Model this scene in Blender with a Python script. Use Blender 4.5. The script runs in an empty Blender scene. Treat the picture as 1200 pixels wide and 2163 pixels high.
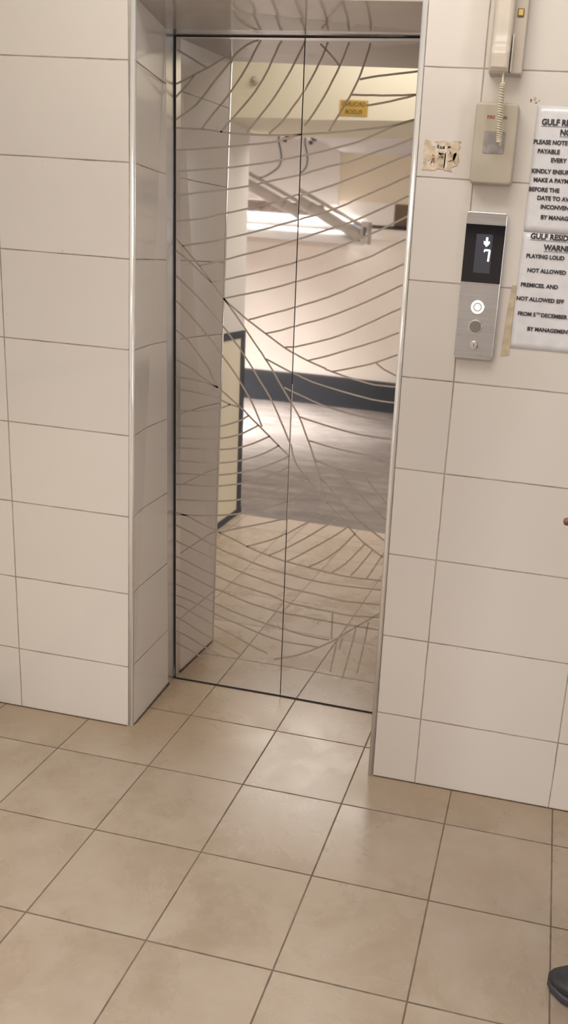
import bpy, bmesh, math, random
from mathutils import Vector, Matrix, noise

# ------------------------------------------------------------------ camera, world, lights, exposure
scene = bpy.context.scene
C = scene.collection
scene.view_settings.view_transform = 'Standard'
scene.view_settings.look = 'None'
scene.view_settings.exposure = 0.05
scene.view_settings.gamma = 1.0
scene.view_settings.use_curve_mapping = False

FPX, PPX, PPY = 1742.97, 219.27, -45.67
CAM = Vector((0.8792, -2.1621, 1.5104))
YAW, PITCH, ROLL = -0.1748, -0.2707, 0.0785
fw = Vector((math.sin(YAW) * math.cos(PITCH), math.cos(YAW) * math.cos(PITCH), math.sin(PITCH)))
rt = Vector((math.cos(YAW), -math.sin(YAW), 0))
up = rt.cross(fw)
r2 = rt * math.cos(ROLL) + up * math.sin(ROLL)
u2 = -rt * math.sin(ROLL) + up * math.cos(ROLL)
cd = bpy.data.cameras.new('camera')
cam = bpy.data.objects.new('camera', cd)
C.objects.link(cam)
cd.sensor_fit = 'VERTICAL'
cd.sensor_height = 36.0
cd.lens = FPX / 2163 * 36.0
cd.shift_x = -PPX / 2163
cd.shift_y = PPY / 2163
cd.clip_start = 0.02
M = Matrix((r2, u2, -fw)).transposed().to_4x4()
M.translation = CAM
cam.matrix_world = M
scene.camera = cam

world = bpy.data.worlds.new('world')
scene.world = world
world.use_nodes = True
wb = world.node_tree.nodes['Background']
wb.inputs[0].default_value = (0.86, 0.92, 1.0, 1)
wb.inputs[1].default_value = 0.6


def area(name, loc, target, size, size_y, power, col, spread=180):
    d = bpy.data.lights.new(name, 'AREA')
    d.shape = 'RECTANGLE'
    d.size, d.size_y, d.energy, d.color = size, size_y, power, col
    d.spread = math.radians(spread)
    o = bpy.data.objects.new(name, d)
    C.objects.link(o)
    o.location = loc
    o.rotation_euler = (Vector(target) - Vector(loc)).to_track_quat('-Z', 'Y').to_euler()
    return o


LOBBY_W, DOOR_W, GARAGE_FILL_W, DAY_W, PIPE_FILL_W = 15, 64, 68, 185, 24

WARM = (1.0, 0.98, 0.955)
DAY = (0.95, 0.97, 1.0)
area('lobby_ceiling_light', (0.35, -0.78, 2.71), (0.35, -0.80, 0), 1.4, 0.6, LOBBY_W, WARM)
area('daylight_doorway', (3.75, -2.75, 1.15), (-0.3, -0.2, 1.05), 1.2, 2.0, DOOR_W, (1.0, 0.99, 0.98))
area('garage_fill_light', (-0.55, -2.50, 2.47), (-0.60, -2.45, 0), 1.6, 0.8, GARAGE_FILL_W, (1.0, 0.98, 0.955))  # added fill for the lobby walls, not a known garage lamp
area('daylight_opening', (-2.70, -3.85, 2.72), (-2.55, -3.95, 0), 0.95, 1.8, DAY_W, DAY, 66)
area('pipe_fill_light', (-2.45, -5.345, 1.985), (-2.45, -5.335, 1.0), 2.2, 0.07, PIPE_FILL_W, DAY, 120)  # added hidden light to brighten the white pipes, no opening here

# ------------------------------------------------------------------ materials


class NT:
    def __init__(s, m):
        s.m = m
        s.t = m.node_tree
        s.bsdf = s.t.nodes['Principled BSDF']

    def n(s, typ, **kw):
        nd = s.t.nodes.new(typ)
        for k, v in kw.items():
            setattr(nd, k, v)
        return nd

    def l(s, a, b):
        s.t.links.new(a, b)

    def math(s, op, a, b=None, c=None):
        nd = s.n('ShaderNodeMath', operation=op)
        for i, v in enumerate((a, b, c)):
            if v is None:
                continue
            if isinstance(v, (int, float)):
                nd.inputs[i].default_value = v
            else:
                s.l(v, nd.inputs[i])
        return nd.outputs[0]

    def noise(s, vec, scale, detail=3, rough=0.55, dist=0.0):
        nd = s.n('ShaderNodeTexNoise')
        nd.inputs['Scale'].default_value = scale
        nd.inputs['Detail'].default_value = detail
        nd.inputs['Roughness'].default_value = rough
        nd.inputs['Distortion'].default_value = dist
        s.l(vec, nd.inputs['Vector'])
        return nd.outputs['Fac']

    def ramp(s, fac, stops):
        nd = s.n('ShaderNodeValToRGB')
        cr = nd.color_ramp
        while len(cr.elements) > 1:
            cr.elements.remove(cr.elements[-1])
        cr.elements[0].position = stops[0][0]
        cr.elements[0].color = (*stops[0][1], 1)
        for p, c in stops[1:]:
            e = cr.elements.new(p)
            e.color = (*c, 1)
        s.l(fac, nd.inputs[0])
        return nd.outputs[0]

    def mix(s, fac, a, b, typ='MIX'):
        nd = s.n('ShaderNodeMix', data_type='RGBA', blend_type=typ)
        for i, v in ((0, fac), (6, a), (7, b)):
            if isinstance(v, (int, float)):
                nd.inputs[i].default_value = v
            elif isinstance(v, tuple):
                nd.inputs[i].default_value = (*v, 1)
            else:
                s.l(v, nd.inputs[i])
        return nd.outputs[2]

    def mapr(s, v, a, b, c=0.0, d=1.0):
        nd = s.n('ShaderNodeMapRange')
        nd.clamp = True
        s.l(v, nd.inputs[0])
        for i, q in enumerate((a, b, c, d)):
            nd.inputs[i + 1].default_value = q
        return nd.outputs[0]

    def bump(s, h, strength, dist=0.002):
        nd = s.n('ShaderNodeBump')
        nd.inputs['Strength'].default_value = strength
        nd.inputs['Distance'].default_value = dist
        s.l(h, nd.inputs['Height'])
        s.l(nd.outputs[0], s.bsdf.inputs['Normal'])

    def pos(s):
        return s.n('ShaderNodeNewGeometry').outputs['Position']

    def obj(s):
        return s.n('ShaderNodeTexCoord').outputs['Object']

    def sep(s, v):
        nd = s.n('ShaderNodeSeparateXYZ')
        s.l(v, nd.inputs[0])
        return nd.outputs

    def comb(s, x, y, z):
        nd = s.n('ShaderNodeCombineXYZ')
        for i, v in enumerate((x, y, z)):
            if isinstance(v, (int, float)):
                nd.inputs[i].default_value = v
            else:
                s.l(v, nd.inputs[i])
        return nd.outputs[0]


def mat(name, col, rough=0.5, metal=0.0, var=0.0, vscale=20, emit=None, spec=0.5, bump=0.0, bscale=60, coat=0.0):
    m = bpy.data.materials.new(name)
    m.use_nodes = True
    k = NT(m)
    b = k.bsdf
    b.inputs['Base Color'].default_value = (*col, 1)
    b.inputs['Roughness'].default_value = rough
    b.inputs['Metallic'].default_value = metal
    b.inputs['Specular IOR Level'].default_value = spec
    b.inputs['Coat Weight'].default_value = coat
    if var:
        f = k.noise(k.obj(), vscale, 4)
        c = k.ramp(f, [(0.3, tuple(v * (1 - var) for v in col)), (0.7, tuple(min(1, v * (1 + var)) for v in col))])
        k.l(c, b.inputs['Base Color'])
    if bump:
        k.bump(k.noise(k.obj(), bscale, 4), bump)
    if emit:
        b.inputs['Emission Color'].default_value = (*emit[0], 1)
        b.inputs['Emission Strength'].default_value = emit[1]
    return m


def wall_tile(name, x0, z0, ca=None, cb=None, spec=0.5):
    m = bpy.data.materials.new(name)
    m.use_nodes = True
    k = NT(m)
    g = k.n('ShaderNodeNewGeometry')
    P = g.outputs['Position']
    X, Y, Z = k.sep(P)
    N = k.sep(g.outputs['True Normal'])

    def joint(v, o, per, w):
        a = k.math('DIVIDE', k.math('SUBTRACT', v, o), per)
        fr = k.math('FRACT', k.math('ADD', a, 100.5))
        d = k.math('MULTIPLY', k.math('ABSOLUTE', k.math('SUBTRACT', fr, 0.5)), per)
        return d, k.math('FLOOR', k.math('ADD', a, 100.0))
    wob = k.math('MULTIPLY', k.math('SUBTRACT', k.noise(P, 9, 2), 0.5), 0.0025)
    dz, iz = joint(k.math('ADD', Z, wob), z0, 0.25, 0)
    dx, ix = joint(k.math('ADD', X, wob), x0, 0.40, 0)
    facing = k.math('GREATER_THAN', k.math('ABSOLUTE', N[1]), 0.5)
    under = k.math('GREATER_THAN', k.math('ABSOLUTE', N[2]), 0.5)
    dx2 = k.math('ADD', dx, k.math('SUBTRACT', 1.0, facing))
    dz2 = k.math('ADD', dz, under)
    d = k.math('MINIMUM', dx2, dz2)
    wid = k.math('MULTIPLY_ADD', k.noise(P, 25, 4), 0.0016, 0.0008)
    line = k.mapr(k.math('SUBTRACT', d, wid), -0.0006, 0.0010, 1.0, 0.0)
    tid = k.comb(ix, iz, facing)
    wn = k.n('ShaderNodeTexWhiteNoise', noise_dimensions='3D')
    k.l(tid, wn.inputs['Vector'])
    base = k.ramp(wn.outputs['Value'], [(0.0, ca or TILE_A), (1.0, cb or TILE_B)])
    cloud = k.noise(P, 3.0, 3)
    base = k.mix(k.mapr(cloud, 0.35, 0.7, 0, 0.25), base, (0.660, 0.595, 0.543))
    dirt = k.noise(P, 6.0, 5, 0.7)
    gcol = k.ramp(dirt, [(0.42, (0.37, 0.305, 0.25)), (0.62, (0.21, 0.165, 0.135)), (0.74, (0.07, 0.055, 0.05))])
    col = k.mix(k.math('MULTIPLY', line, 0.9), base, gcol)
    # scuffs and specks near the joints
    sp = k.noise(P, 55.0, 3, 0.6)
    near = k.mapr(d, 0.0, 0.02, 1.0, 0.0)
    speck = k.math('MULTIPLY', k.mapr(sp, 0.71, 0.74), near)
    col = k.mix(k.math('MULTIPLY', speck, 0.55), col, (0.16, 0.13, 0.11))
    k.l(col, k.bsdf.inputs['Base Color'])
    rr = k.math('MULTIPLY_ADD', line, 0.6, 0.13)
    k.l(rr, k.bsdf.inputs['Roughness'])
    k.bsdf.inputs['Specular IOR Level'].default_value = spec
    wavy = k.math('MULTIPLY', k.noise(P, 4.0, 2), 0.25)
    h = k.math('SUBTRACT', wavy, k.math('MULTIPLY', line, 1.0))
    k.bump(h, 0.35, 0.0015)
    return m


def floor_tile(name):
    m = bpy.data.materials.new(name)
    m.use_nodes = True
    k = NT(m)
    P = k.pos()
    X, Y, Z = k.sep(P)
    s, ox, oy, ph = 0.2994, -0.4357, -0.1566, -0.0039
    dxr = k.math('SUBTRACT', X, ox)
    dyr = k.math('SUBTRACT', Y, oy)
    a = k.math('MULTIPLY_ADD', dyr, ph, dxr)
    b = k.math('MULTIPLY_ADD', dxr, -ph, dyr)

    def joint(v):
        q = k.math('ADD', k.math('DIVIDE', v, s), 100.0)
        fr = k.math('FRACT', k.math('ADD', q, 0.5))
        return k.math('MULTIPLY', k.math('ABSOLUTE', k.math('SUBTRACT', fr, 0.5)), s), k.math('FLOOR', q)
    da, ia = joint(a)
    db, ib = joint(b)
    d = k.math('MINIMUM', da, db)
    wid = k.math('MULTIPLY_ADD', k.noise(P, 30, 4), 0.0020, 0.0006)
    line = k.mapr(k.math('SUBTRACT', d, wid), -0.0006, 0.0012, 1.0, 0.0)
    wn = k.n('ShaderNodeTexWhiteNoise', noise_dimensions='2D')
    k.l(k.comb(ia, ib, 0.0), wn.inputs['Vector'])
    off = k.n('ShaderNodeVectorMath', operation='MULTIPLY_ADD')
    k.l(wn.outputs['Color'], off.inputs[0])
    off.inputs[1].default_value = (9, 9, 9)
    k.l(P, off.inputs[2])
    V = off.outputs[0]
    n1 = k.noise(V, 5.0, 7, 0.62, 0.35)
    n2 = k.noise(V, 17.0, 7, 0.7, 0.5)
    n3 = k.noise(V, 4.0, 3, 0.5, 0.4)
    c = k.ramp(n1, [(0.25, FL[0]), (0.42, FL[1]), (0.55, FL[2]), (0.78, FL[3])])
    c = k.mix(k.mapr(n2, 0.48, 0.75, 0, 0.6), c, FL[4])
    c = k.mix(k.mapr(n3, 0.52, 0.7, 0, 0.35), c, FL[5])
    c = k.mix(k.mapr(k.noise(V, 40, 5, 0.7, 0.5), 0.60, 0.78, 0, 0.25), c, FL[0])
    stain_shade = k.math('MULTIPLY', k.mapr(k.math('ADD', Y, k.math('MULTIPLY', k.noise(P, 5, 4, 0.6), 0.22)), -0.06, 0.16, 0, 1), 0.75)  # brown wall-foot stain, with the recess shade also mixed into the colour
    c = k.mix(stain_shade, c, (0.345, 0.25, 0.155))
    dirt = k.noise(P, 8, 4, 0.6)
    g = k.ramp(dirt, [(0.35, (0.16, 0.115, 0.075)), (0.7, (0.075, 0.05, 0.035))])
    c = k.mix(k.math('MULTIPLY', line, 0.92), c, g)
    # dark crumbs
    c = k.mix(k.mapr(k.noise(P, 38, 2, 0.4), 0.80, 0.83, 0, 0.7), c, (0.07, 0.05, 0.04))
    k.l(c, k.bsdf.inputs['Base Color'])
    k.l(k.math('MULTIPLY_ADD', line, 0.4, k.mapr(n1, 0.3, 0.7, 0.22, 0.36)), k.bsdf.inputs['Roughness'])
    h = k.math('SUBTRACT', k.math('MULTIPLY', n1, 0.25), line)
    k.bump(h, 0.4, 0.0015)
    return m


def concrete(name):
    m = bpy.data.materials.new(name)
    m.use_nodes = True
    k = NT(m)
    P = k.pos()
    mp = k.n('ShaderNodeMapping')
    mp.inputs['Scale'].default_value = (1.0, 2.6, 1.0)
    mp.inputs['Rotation'].default_value = (0, 0, 0.25)
    k.l(P, mp.inputs[0])
    n1 = k.noise(mp.outputs[0], 3.2, 7, 0.66, 0.8)
    n2 = k.noise(P, 22, 4, 0.6)
    c = k.ramp(n1, [(0.3, (0.108, 0.087, 0.075)), (0.52, (0.178, 0.147, 0.128)), (0.72, (0.25, 0.213, 0.19))])
    c = k.mix(k.mapr(n2, 0.55, 0.75, 0, 0.3), c, (0.13, 0.10, 0.085))
    k.l(c, k.bsdf.inputs['Base Color'])
    k.bsdf.inputs['Roughness'].default_value = 0.75
    k.bump(n1, 0.3, 0.004)
    return m


def plaster(name, col, dirtcol, amt=0.3):
    m = bpy.data.materials.new(name)
    m.use_nodes = True
    k = NT(m)
    P = k.pos()
    n1 = k.noise(P, 1.6, 5, 0.6)
    n2 = k.noise(P, 30, 4, 0.6)
    c = k.mix(k.mapr(n1, 0.45, 0.75, 0, amt), col, dirtcol)
    c = k.mix(k.mapr(n2, 0.66, 0.74, 0, amt * 0.6), c, dirtcol)
    k.l(c, k.bsdf.inputs['Base Color'])
    k.bsdf.inputs['Roughness'].default_value = 0.6
    k.bump(k.noise(P, 14, 4), 0.15, 0.004)
    return m


def brushed(name, col, rough, ax, amt=0.12):
    m = bpy.data.materials.new(name)
    m.use_nodes = True
    k = NT(m)
    mp = k.n('ShaderNodeMapping')
    mp.inputs['Scale'].default_value = ax
    k.l(k.obj(), mp.inputs[0])
    f = k.noise(mp.outputs[0], 1.0, 5, 0.7)
    k.l(k.ramp(f, [(0.3, tuple(v * (1 - amt) for v in col)), (0.7, tuple(min(1, v * (1 + amt)) for v in col))]),
        k.bsdf.inputs['Base Color'])
    k.bsdf.inputs['Metallic'].default_value = 1.0
    k.l(k.mapr(f, 0.3, 0.7, rough * 0.8, rough * 1.2), k.bsdf.inputs['Roughness'])
    return m


TILE_A, TILE_B = (0.680, 0.624, 0.574), (0.710, 0.654, 0.602)
FL = [(0.323, 0.245, 0.176), (0.366, 0.288, 0.215), (0.399, 0.321, 0.246), (0.445, 0.371, 0.297), (0.422, 0.361, 0.297), (0.402, 0.298, 0.225)]
MT = {}
MT['tile_left'] = wall_tile('beige_wall_tile_left', -0.277, 0.2107)
MT['tile_right'] = wall_tile('beige_wall_tile_right', 0.650, 0.2172)
MT['tile_lintel_shade'] = wall_tile('shade_darkened_lintel_tile', -0.277, 0.2107, (0.44, 0.385, 0.34), (0.46, 0.405, 0.36), 0.25)  # darker copy of the wall tile: soffit shade put into its colour
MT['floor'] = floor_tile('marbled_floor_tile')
MT['concrete'] = concrete('garage_concrete')
MT['cream'] = plaster('cream_plaster', (0.80, 0.725, 0.65), (0.60, 0.52, 0.44), 0.25)
MT['yellow'] = plaster('yellow_cream_paint', (0.80, 0.735, 0.575), (0.74, 0.675, 0.52), 0.2)
MT['dull_yellow'] = plaster('dull_yellow_paint', (0.80, 0.70, 0.55), (0.70, 0.61, 0.47), 0.3)
MT['greywhite'] = plaster('grey_white_paint', (0.88, 0.82, 0.76), (0.78, 0.72, 0.66), 0.3)
MT['slab'] = plaster('slab_paint', (0.66, 0.62, 0.61), (0.58, 0.54, 0.53), 0.3)
MT['navy'] = plaster('dark_skirting_paint', (0.030, 0.033, 0.041), (0.055, 0.06, 0.068), 0.5)
MT['whitewall'] = plaster('white_lobby_paint', (0.62, 0.57, 0.51), (0.54, 0.49, 0.43), 0.2)
MT['panelcream'] = plaster('cream_dado_paint', (0.66, 0.585, 0.44), (0.50, 0.43, 0.31), 0.3)
MT['rough'] = mat('rough_masonry', (0.16, 0.115, 0.09), 0.9, var=0.5, vscale=14, bump=1.0, bscale=18)
MT['ceil'] = plaster('ceiling_paint', (0.72, 0.68, 0.62), (0.62, 0.58, 0.52), 0.2)
MT['trim'] = mat('polished_aluminium_trim', (0.90, 0.875, 0.85), 0.14, 0.45)
MT['joint'] = mat('grey_grout', (0.22, 0.19, 0.165), 0.8, var=0.4, vscale=30)
MT['mirror'] = mat('mirror_steel', (0.80, 0.775, 0.75), 0.025, 1.0)
MT['etch'] = mat('etched_frosted_steel', (0.415, 0.355, 0.305), 0.42, 0.4, var=0.08, vscale=10)
MT['frame'] = mat('door_frame_steel', (0.74, 0.73, 0.735), 0.3, 0.9)
MT['black'] = mat('black_gap', (0.012, 0.010, 0.010), 0.8)
MT['edge'] = mat('bright_door_edge', (0.85, 0.82, 0.78), 0.2, 1.0)
MT['steel'] = brushed('brushed_steel_plate', (0.645, 0.65, 0.665), 0.32, (6, 6, 220), 0.10)
MT['glassblack'] = mat('black_display_glass', (0.008, 0.008, 0.012), 0.08, spec=0.6)
MT['lcd'] = mat('dim_display_window', (0.03, 0.03, 0.04), 0.2, emit=((0.36, 0.37, 0.44), 0.085))
MT['glow'] = mat('white_display_glow', (0.8, 0.9, 1), 0.4, emit=((0.80, 0.92, 1.0), 1.5))
MT['ring'] = mat('white_button_glow', (1, 1, 1), 0.4, emit=((0.97, 0.97, 1.0), 1.3))
MT['chrome'] = mat('polished_chrome', (0.75, 0.73, 0.71), 0.12, 1.0)
MT['grey_btn'] = mat('dull_grey_button', (0.27, 0.25, 0.235), 0.35, 0.4)
MT['phone'] = mat('aged_beige_plastic', (0.62, 0.545, 0.46), 0.32, var=0.05, vscale=12)
MT['phone_dark'] = mat('aged_dark_beige_plastic', (0.50, 0.435, 0.365), 0.4, var=0.05, vscale=12)  # darker beige plastic for the intercom base and the beam button
MT['box'] = mat('grey_beige_plastic_box', (0.455, 0.395, 0.315), 0.42, var=0.06, vscale=15)
MT['boxwin'] = mat('smoky_clear_window', (0.30, 0.265, 0.25), 0.15, var=0.3, vscale=40)
MT['cord'] = mat('yellowed_cord', (0.64, 0.57, 0.44), 0.4)
MT['amber'] = mat('amber_button', (0.66, 0.47, 0.13), 0.35)
MT['brownrim'] = mat('brown_rim', (0.19, 0.115, 0.05), 0.5)
MT['red'] = mat('red_print', (0.30, 0.035, 0.035), 0.6)
MT['ink'] = mat('black_ink', (0.045, 0.04, 0.045), 0.7)
MT['paper'] = mat('laminated_white_paper', (0.735, 0.72, 0.74), 0.22, var=0.06, vscale=30, spec=0.6, bump=0.25, bscale=35)
MT['tape'] = mat('yellowed_tape', (0.55, 0.45, 0.32), 0.3, var=0.2, vscale=40)
MT['paste'] = mat('torn_sticker_paper', (0.62, 0.50, 0.37), 0.8, var=0.28, vscale=60)
MT['paste2'] = mat('torn_sticker_white', (0.74, 0.66, 0.57), 0.8, var=0.15, vscale=70)
MT['paste3'] = mat('brown_glue_stain', (0.46, 0.345, 0.25), 0.8, var=0.3, vscale=80)
MT['gold'] = mat('gold_sign_plate', (0.52, 0.33, 0.055), 0.4, var=0.1, vscale=20)
MT['white'] = mat('white_plastic', (0.86, 0.84, 0.80), 0.4)
MT['pipe'] = mat('white_pvc_pipe', (0.88, 0.85, 0.82), 0.35)
MT['drain'] = mat('grey_cream_pipe', (0.47, 0.415, 0.365), 0.55, var=0.1, vscale=6)
MT['cable'] = mat('dark_cable', (0.02, 0.018, 0.016), 0.5)
MT['shoe'] = mat('charcoal_shoe_leather', (0.028, 0.028, 0.034), 0.5, var=0.3, vscale=60)
MT['sole'] = mat('grey_shoe_sole', (0.055, 0.055, 0.065), 0.6)
MT['skin'] = mat('brown_skin', (0.20, 0.085, 0.055), 0.5)
MT['lip'] = mat('brown_lip', (0.17, 0.06, 0.045), 0.45)
MT['cloth'] = mat('navy_shirt', (0.05, 0.06, 0.10), 0.85)
MT['jean'] = mat('charcoal_trousers', (0.04, 0.04, 0.045), 0.85)
MT['hair'] = mat('black_hair', (0.012, 0.010, 0.010), 0.6)
MT['brown'] = mat('brown_recess', (0.17, 0.115, 0.075), 0.7, var=0.2, vscale=8)
MT['dirt'] = mat('dark_brown_dirt', (0.10, 0.065, 0.04), 0.9, var=0.5, vscale=60)

# ------------------------------------------------------------------ geometry helpers


def link(name, bm, m, parent=None, smooth=False, bevel=0.0, seg=2):
    me = bpy.data.meshes.new(name)
    bmesh.ops.recalc_face_normals(bm, faces=bm.faces)
    bm.to_mesh(me)
    bm.free()
    if smooth:
        for p in me.polygons:
            p.use_smooth = True
    me.materials.append(m)
    o = bpy.data.objects.new(name, me)
    C.objects.link(o)
    if parent:
        o.parent = parent
        o.matrix_parent_inverse = Matrix.Translation(-parent.location)
    if bevel:
        md = o.modifiers.new('bevel', 'BEVEL')
        md.width = bevel
        md.segments = seg
        md.limit_method = 'ANGLE'
    return o


def add_hex(bm, v):
    vs = [bm.verts.new(p) for p in v]
    for f in ((0, 3, 2, 1), (4, 5, 6, 7), (0, 1, 5, 4), (1, 2, 6, 5), (2, 3, 7, 6), (3, 0, 4, 7)):
        bm.faces.new([vs[i] for i in f])


def add_box(bm, x0, x1, y0, y1, z0, z1):
    add_hex(bm, [(x0, y0, z0), (x1, y0, z0), (x1, y1, z0), (x0, y1, z0), (x0, y0, z1), (x1, y0, z1), (x1, y1, z1), (x0, y1, z1)])


def box(name, dims, m, parent=None, bevel=0.0, seg=2):
    bm = bmesh.new()
    add_box(bm, *dims)
    return link(name, bm, m, parent, False, bevel, seg)


def prism_up(bm, foot0, foot1, z0, z1):
    """foot0 at z0, foot1 at z1: lists of (x, y), counter-clockwise"""
    n = len(foot0)
    a = [bm.verts.new((x, y, z0)) for x, y in foot0]
    b = [bm.verts.new((x, y, z1)) for x, y in foot1]
    bm.faces.new(a[::-1])
    bm.faces.new(b)
    for i in range(n):
        j = (i + 1) % n
        bm.faces.new((a[i], a[j], b[j], b[i]))


def plate(bm, pts, y_front, y_back):
    """outline in (x, z) extruded from y_front to y_back"""
    a = [bm.verts.new((x, y_front, z)) for x, z in pts]
    b = [bm.verts.new((x, y_back, z)) for x, z in pts]
    bm.faces.new(a)
    bm.faces.new(b[::-1])
    n = len(pts)
    for i in range(n):
        j = (i + 1) % n
        bm.faces.new((a[j], a[i], b[i], b[j]))


def rrect(x0, x1, z0, z1, r, n=6):
    out = []
    for cx, cz, a0 in ((x1 - r, z1 - r, 0), (x0 + r, z1 - r, 90), (x0 + r, z0 + r, 180), (x1 - r, z0 + r, 270)):
        for i in range(n + 1):
            t = math.radians(a0 + 90 * i / n)
            out.append((cx + r * math.cos(t), cz + r * math.sin(t)))
    return out


def circle(cx, cz, r, n=40):
    return [(cx + r * math.cos(2 * math.pi * i / n), cz + r * math.sin(2 * math.pi * i / n)) for i in range(n)]


def add_tube(bm, pts, rad, n=12, cap=True):
    pts = [Vector(p) for p in pts]
    rs = rad if isinstance(rad, (list, tuple)) else [rad] * len(pts)
    prev = None
    rings = []
    nrm = None
    for i, p in enumerate(pts):
        t = (pts[min(i + 1, len(pts) - 1)] - pts[max(i - 1, 0)]).normalized()
        if nrm is None:
            nrm = t.orthogonal().normalized()
        nrm = (nrm - t * nrm.dot(t)).normalized()
        bn = t.cross(nrm)
        rings.append([bm.verts.new(p + (nrm * math.cos(2 * math.pi * k / n) + bn * math.sin(2 * math.pi * k / n)) * rs[i]) for k in range(n)])
    for a, b in zip(rings, rings[1:]):
        for k in range(n):
            bm.faces.new((a[k], a[(k + 1) % n], b[(k + 1) % n], b[k]))
    if cap:
        bm.faces.new(rings[0][::-1])
        bm.faces.new(rings[-1])


def smooth_path(pts, n=8):
    pts = [Vector(p) for p in pts]
    q = [pts[0]] + pts + [pts[-1]]
    out = []
    for i in range(1, len(q) - 2):
        p0, p1, p2, p3 = q[i - 1:i + 3]
        for k in range(n):
            t = k / n
            out.append(0.5 * ((2 * p1) + (p2 - p0) * t + (2 * p0 - 5 * p1 + 4 * p2 - p3) * t * t + (3 * p1 - p0 - 3 * p2 + p3) * t ** 3))
    out.append(pts[-1])
    return out


def empty(name, loc=(0, 0, 0)):
    o = bpy.data.objects.new(name, None)
    o.empty_display_size = 0.05
    C.objects.link(o)
    o.location = loc
    return o


def tag(o, label, cat, group=None, kind=None):
    o['label'] = label
    o['category'] = cat
    if group:
        o['group'] = group
    if kind:
        o['kind'] = kind
    return o


def structure(o, label=None, cat=None):
    o['kind'] = 'structure'
    if label:
        o['label'] = label
        o['category'] = cat
    return o


def text_bm(bm, s, x, z, y, size, bold=0.0, sx=1.0, depth=0.0004, align='LEFT', spacing=1.0):
    """letters standing in the x-z plane, read from -y"""
    cu = bpy.data.curves.new('t', 'FONT')
    cu.body = s
    cu.size = size
    cu.offset = bold * size
    cu.align_x = align
    cu.space_character = spacing
    cu.extrude = depth / 2
    cu.resolution_u = 3
    ob = bpy.data.objects.new('t', cu)
    C.objects.link(ob)
    dg = bpy.context.evaluated_depsgraph_get()
    me = bpy.data.meshes.new_from_object(ob.evaluated_get(dg))
    T = Matrix.Translation((x, y, z)) @ Matrix.Rotation(math.pi / 2, 4, 'X') @ Matrix.Diagonal((sx, 1, 1, 1))
    me.transform(T)
    bm.from_mesh(me)
    bpy.data.objects.remove(ob)
    bpy.data.curves.remove(cu)
    bpy.data.meshes.remove(me)


# ------------------------------------------------------------------ setting: floors and lobby shell
ZT = 2.11          # opening head
ZC = 2.74          # lobby ceiling


ZF = 2.1075         # lintel underside, front edge


def zb(x): return 2.109 + 0.014 * x       # lintel underside at the door frame


def zg(x): return 2.1045 + 0.0207 * x     # gap between frame head and doors


def xl(z): return -0.283 + 0.0115 * z      # left opening edge, front
def xlb(z): return -0.296 - 0.0080 * z     # left reveal, back
def xr(z): return 0.507 - 0.0078 * z       # right opening edge


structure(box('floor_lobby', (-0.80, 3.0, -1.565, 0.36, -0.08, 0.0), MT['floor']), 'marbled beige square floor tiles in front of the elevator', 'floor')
structure(box('floor_garage', (-4.6, 4.4, -5.7, -1.565, -0.10, -0.012), MT['concrete']), 'dark brown worn concrete garage floor mirrored in the elevator doors', 'floor')

bm = bmesh.new()
prism_up(bm, [(-0.82, 0.02), (xl(0), 0.02), (xlb(0), 0.31), (-0.82, 0.31)],
         [(-0.82, 0.02), (xl(ZT), 0.02), (xlb(ZT), 0.31), (-0.82, 0.31)], 0, ZT)
structure(link('wall_front_left', bm, MT['tile_left']), 'beige tiled wall left of the elevator opening', 'wall')
bm = bmesh.new()
prism_up(bm, [(xr(0), 0.0), (3.0, 0.0), (3.0, 0.40), (xr(0) + 0.012, 0.40)],
         [(xr(ZT), 0.0), (3.0, 0.0), (3.0, 0.40), (xr(ZT) + 0.012, 0.40)], 0, ZT)
structure(link('wall_front_right', bm, MT['tile_right']), 'beige tiled wall right of the elevator carrying the call panel', 'wall')
bm = bmesh.new()
T0 = 0.010
add_hex(bm, [(-0.35, 0.02, ZF + T0), (xr(ZF), 0.0, ZF + T0), (xr(ZF), 0.307, zb(0.5) + T0), (-0.35, 0.307, zb(-0.35) + T0),
             (-0.35, 0.02, ZC), (xr(ZF), 0.0, ZC), (xr(ZF), 0.307, ZC), (-0.35, 0.307, ZC)])
add_box(bm, -0.82, -0.35, 0.02, 0.307, ZT, ZC)
structure(link('wall_front_lintel', bm, MT['tile_left']), 'tiled lintel over the elevator opening', 'wall')
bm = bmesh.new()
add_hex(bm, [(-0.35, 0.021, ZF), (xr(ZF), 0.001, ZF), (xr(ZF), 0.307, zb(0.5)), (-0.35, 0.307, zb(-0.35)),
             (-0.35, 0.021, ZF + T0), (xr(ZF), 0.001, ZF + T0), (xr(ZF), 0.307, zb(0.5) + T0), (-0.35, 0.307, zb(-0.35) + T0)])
structure(link('ceiling_recess', bm, MT['tile_lintel_shade']), 'glossy, shade-coloured underside of the lintel above the elevator doors', 'lintel underside')
structure(box('wall_front_upper', (xr(ZT), 3.0, 0.0, 0.4, ZT, ZC), MT['tile_right']), 'tiled wall above the call panel side', 'wall')
structure(box('wall_right', (3.0, 3.1, -1.9, 0.4, 0, ZC), MT['whitewall']))
structure(box('ceiling_lobby', (-1.1, 3.1, -1.75, 0.4, ZC, ZC + 0.1), MT['ceil']))
structure(box('wall_shaft_back', (-0.82, 0.62, 0.43, 0.48, 0, ZC), MT['black']))

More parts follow.
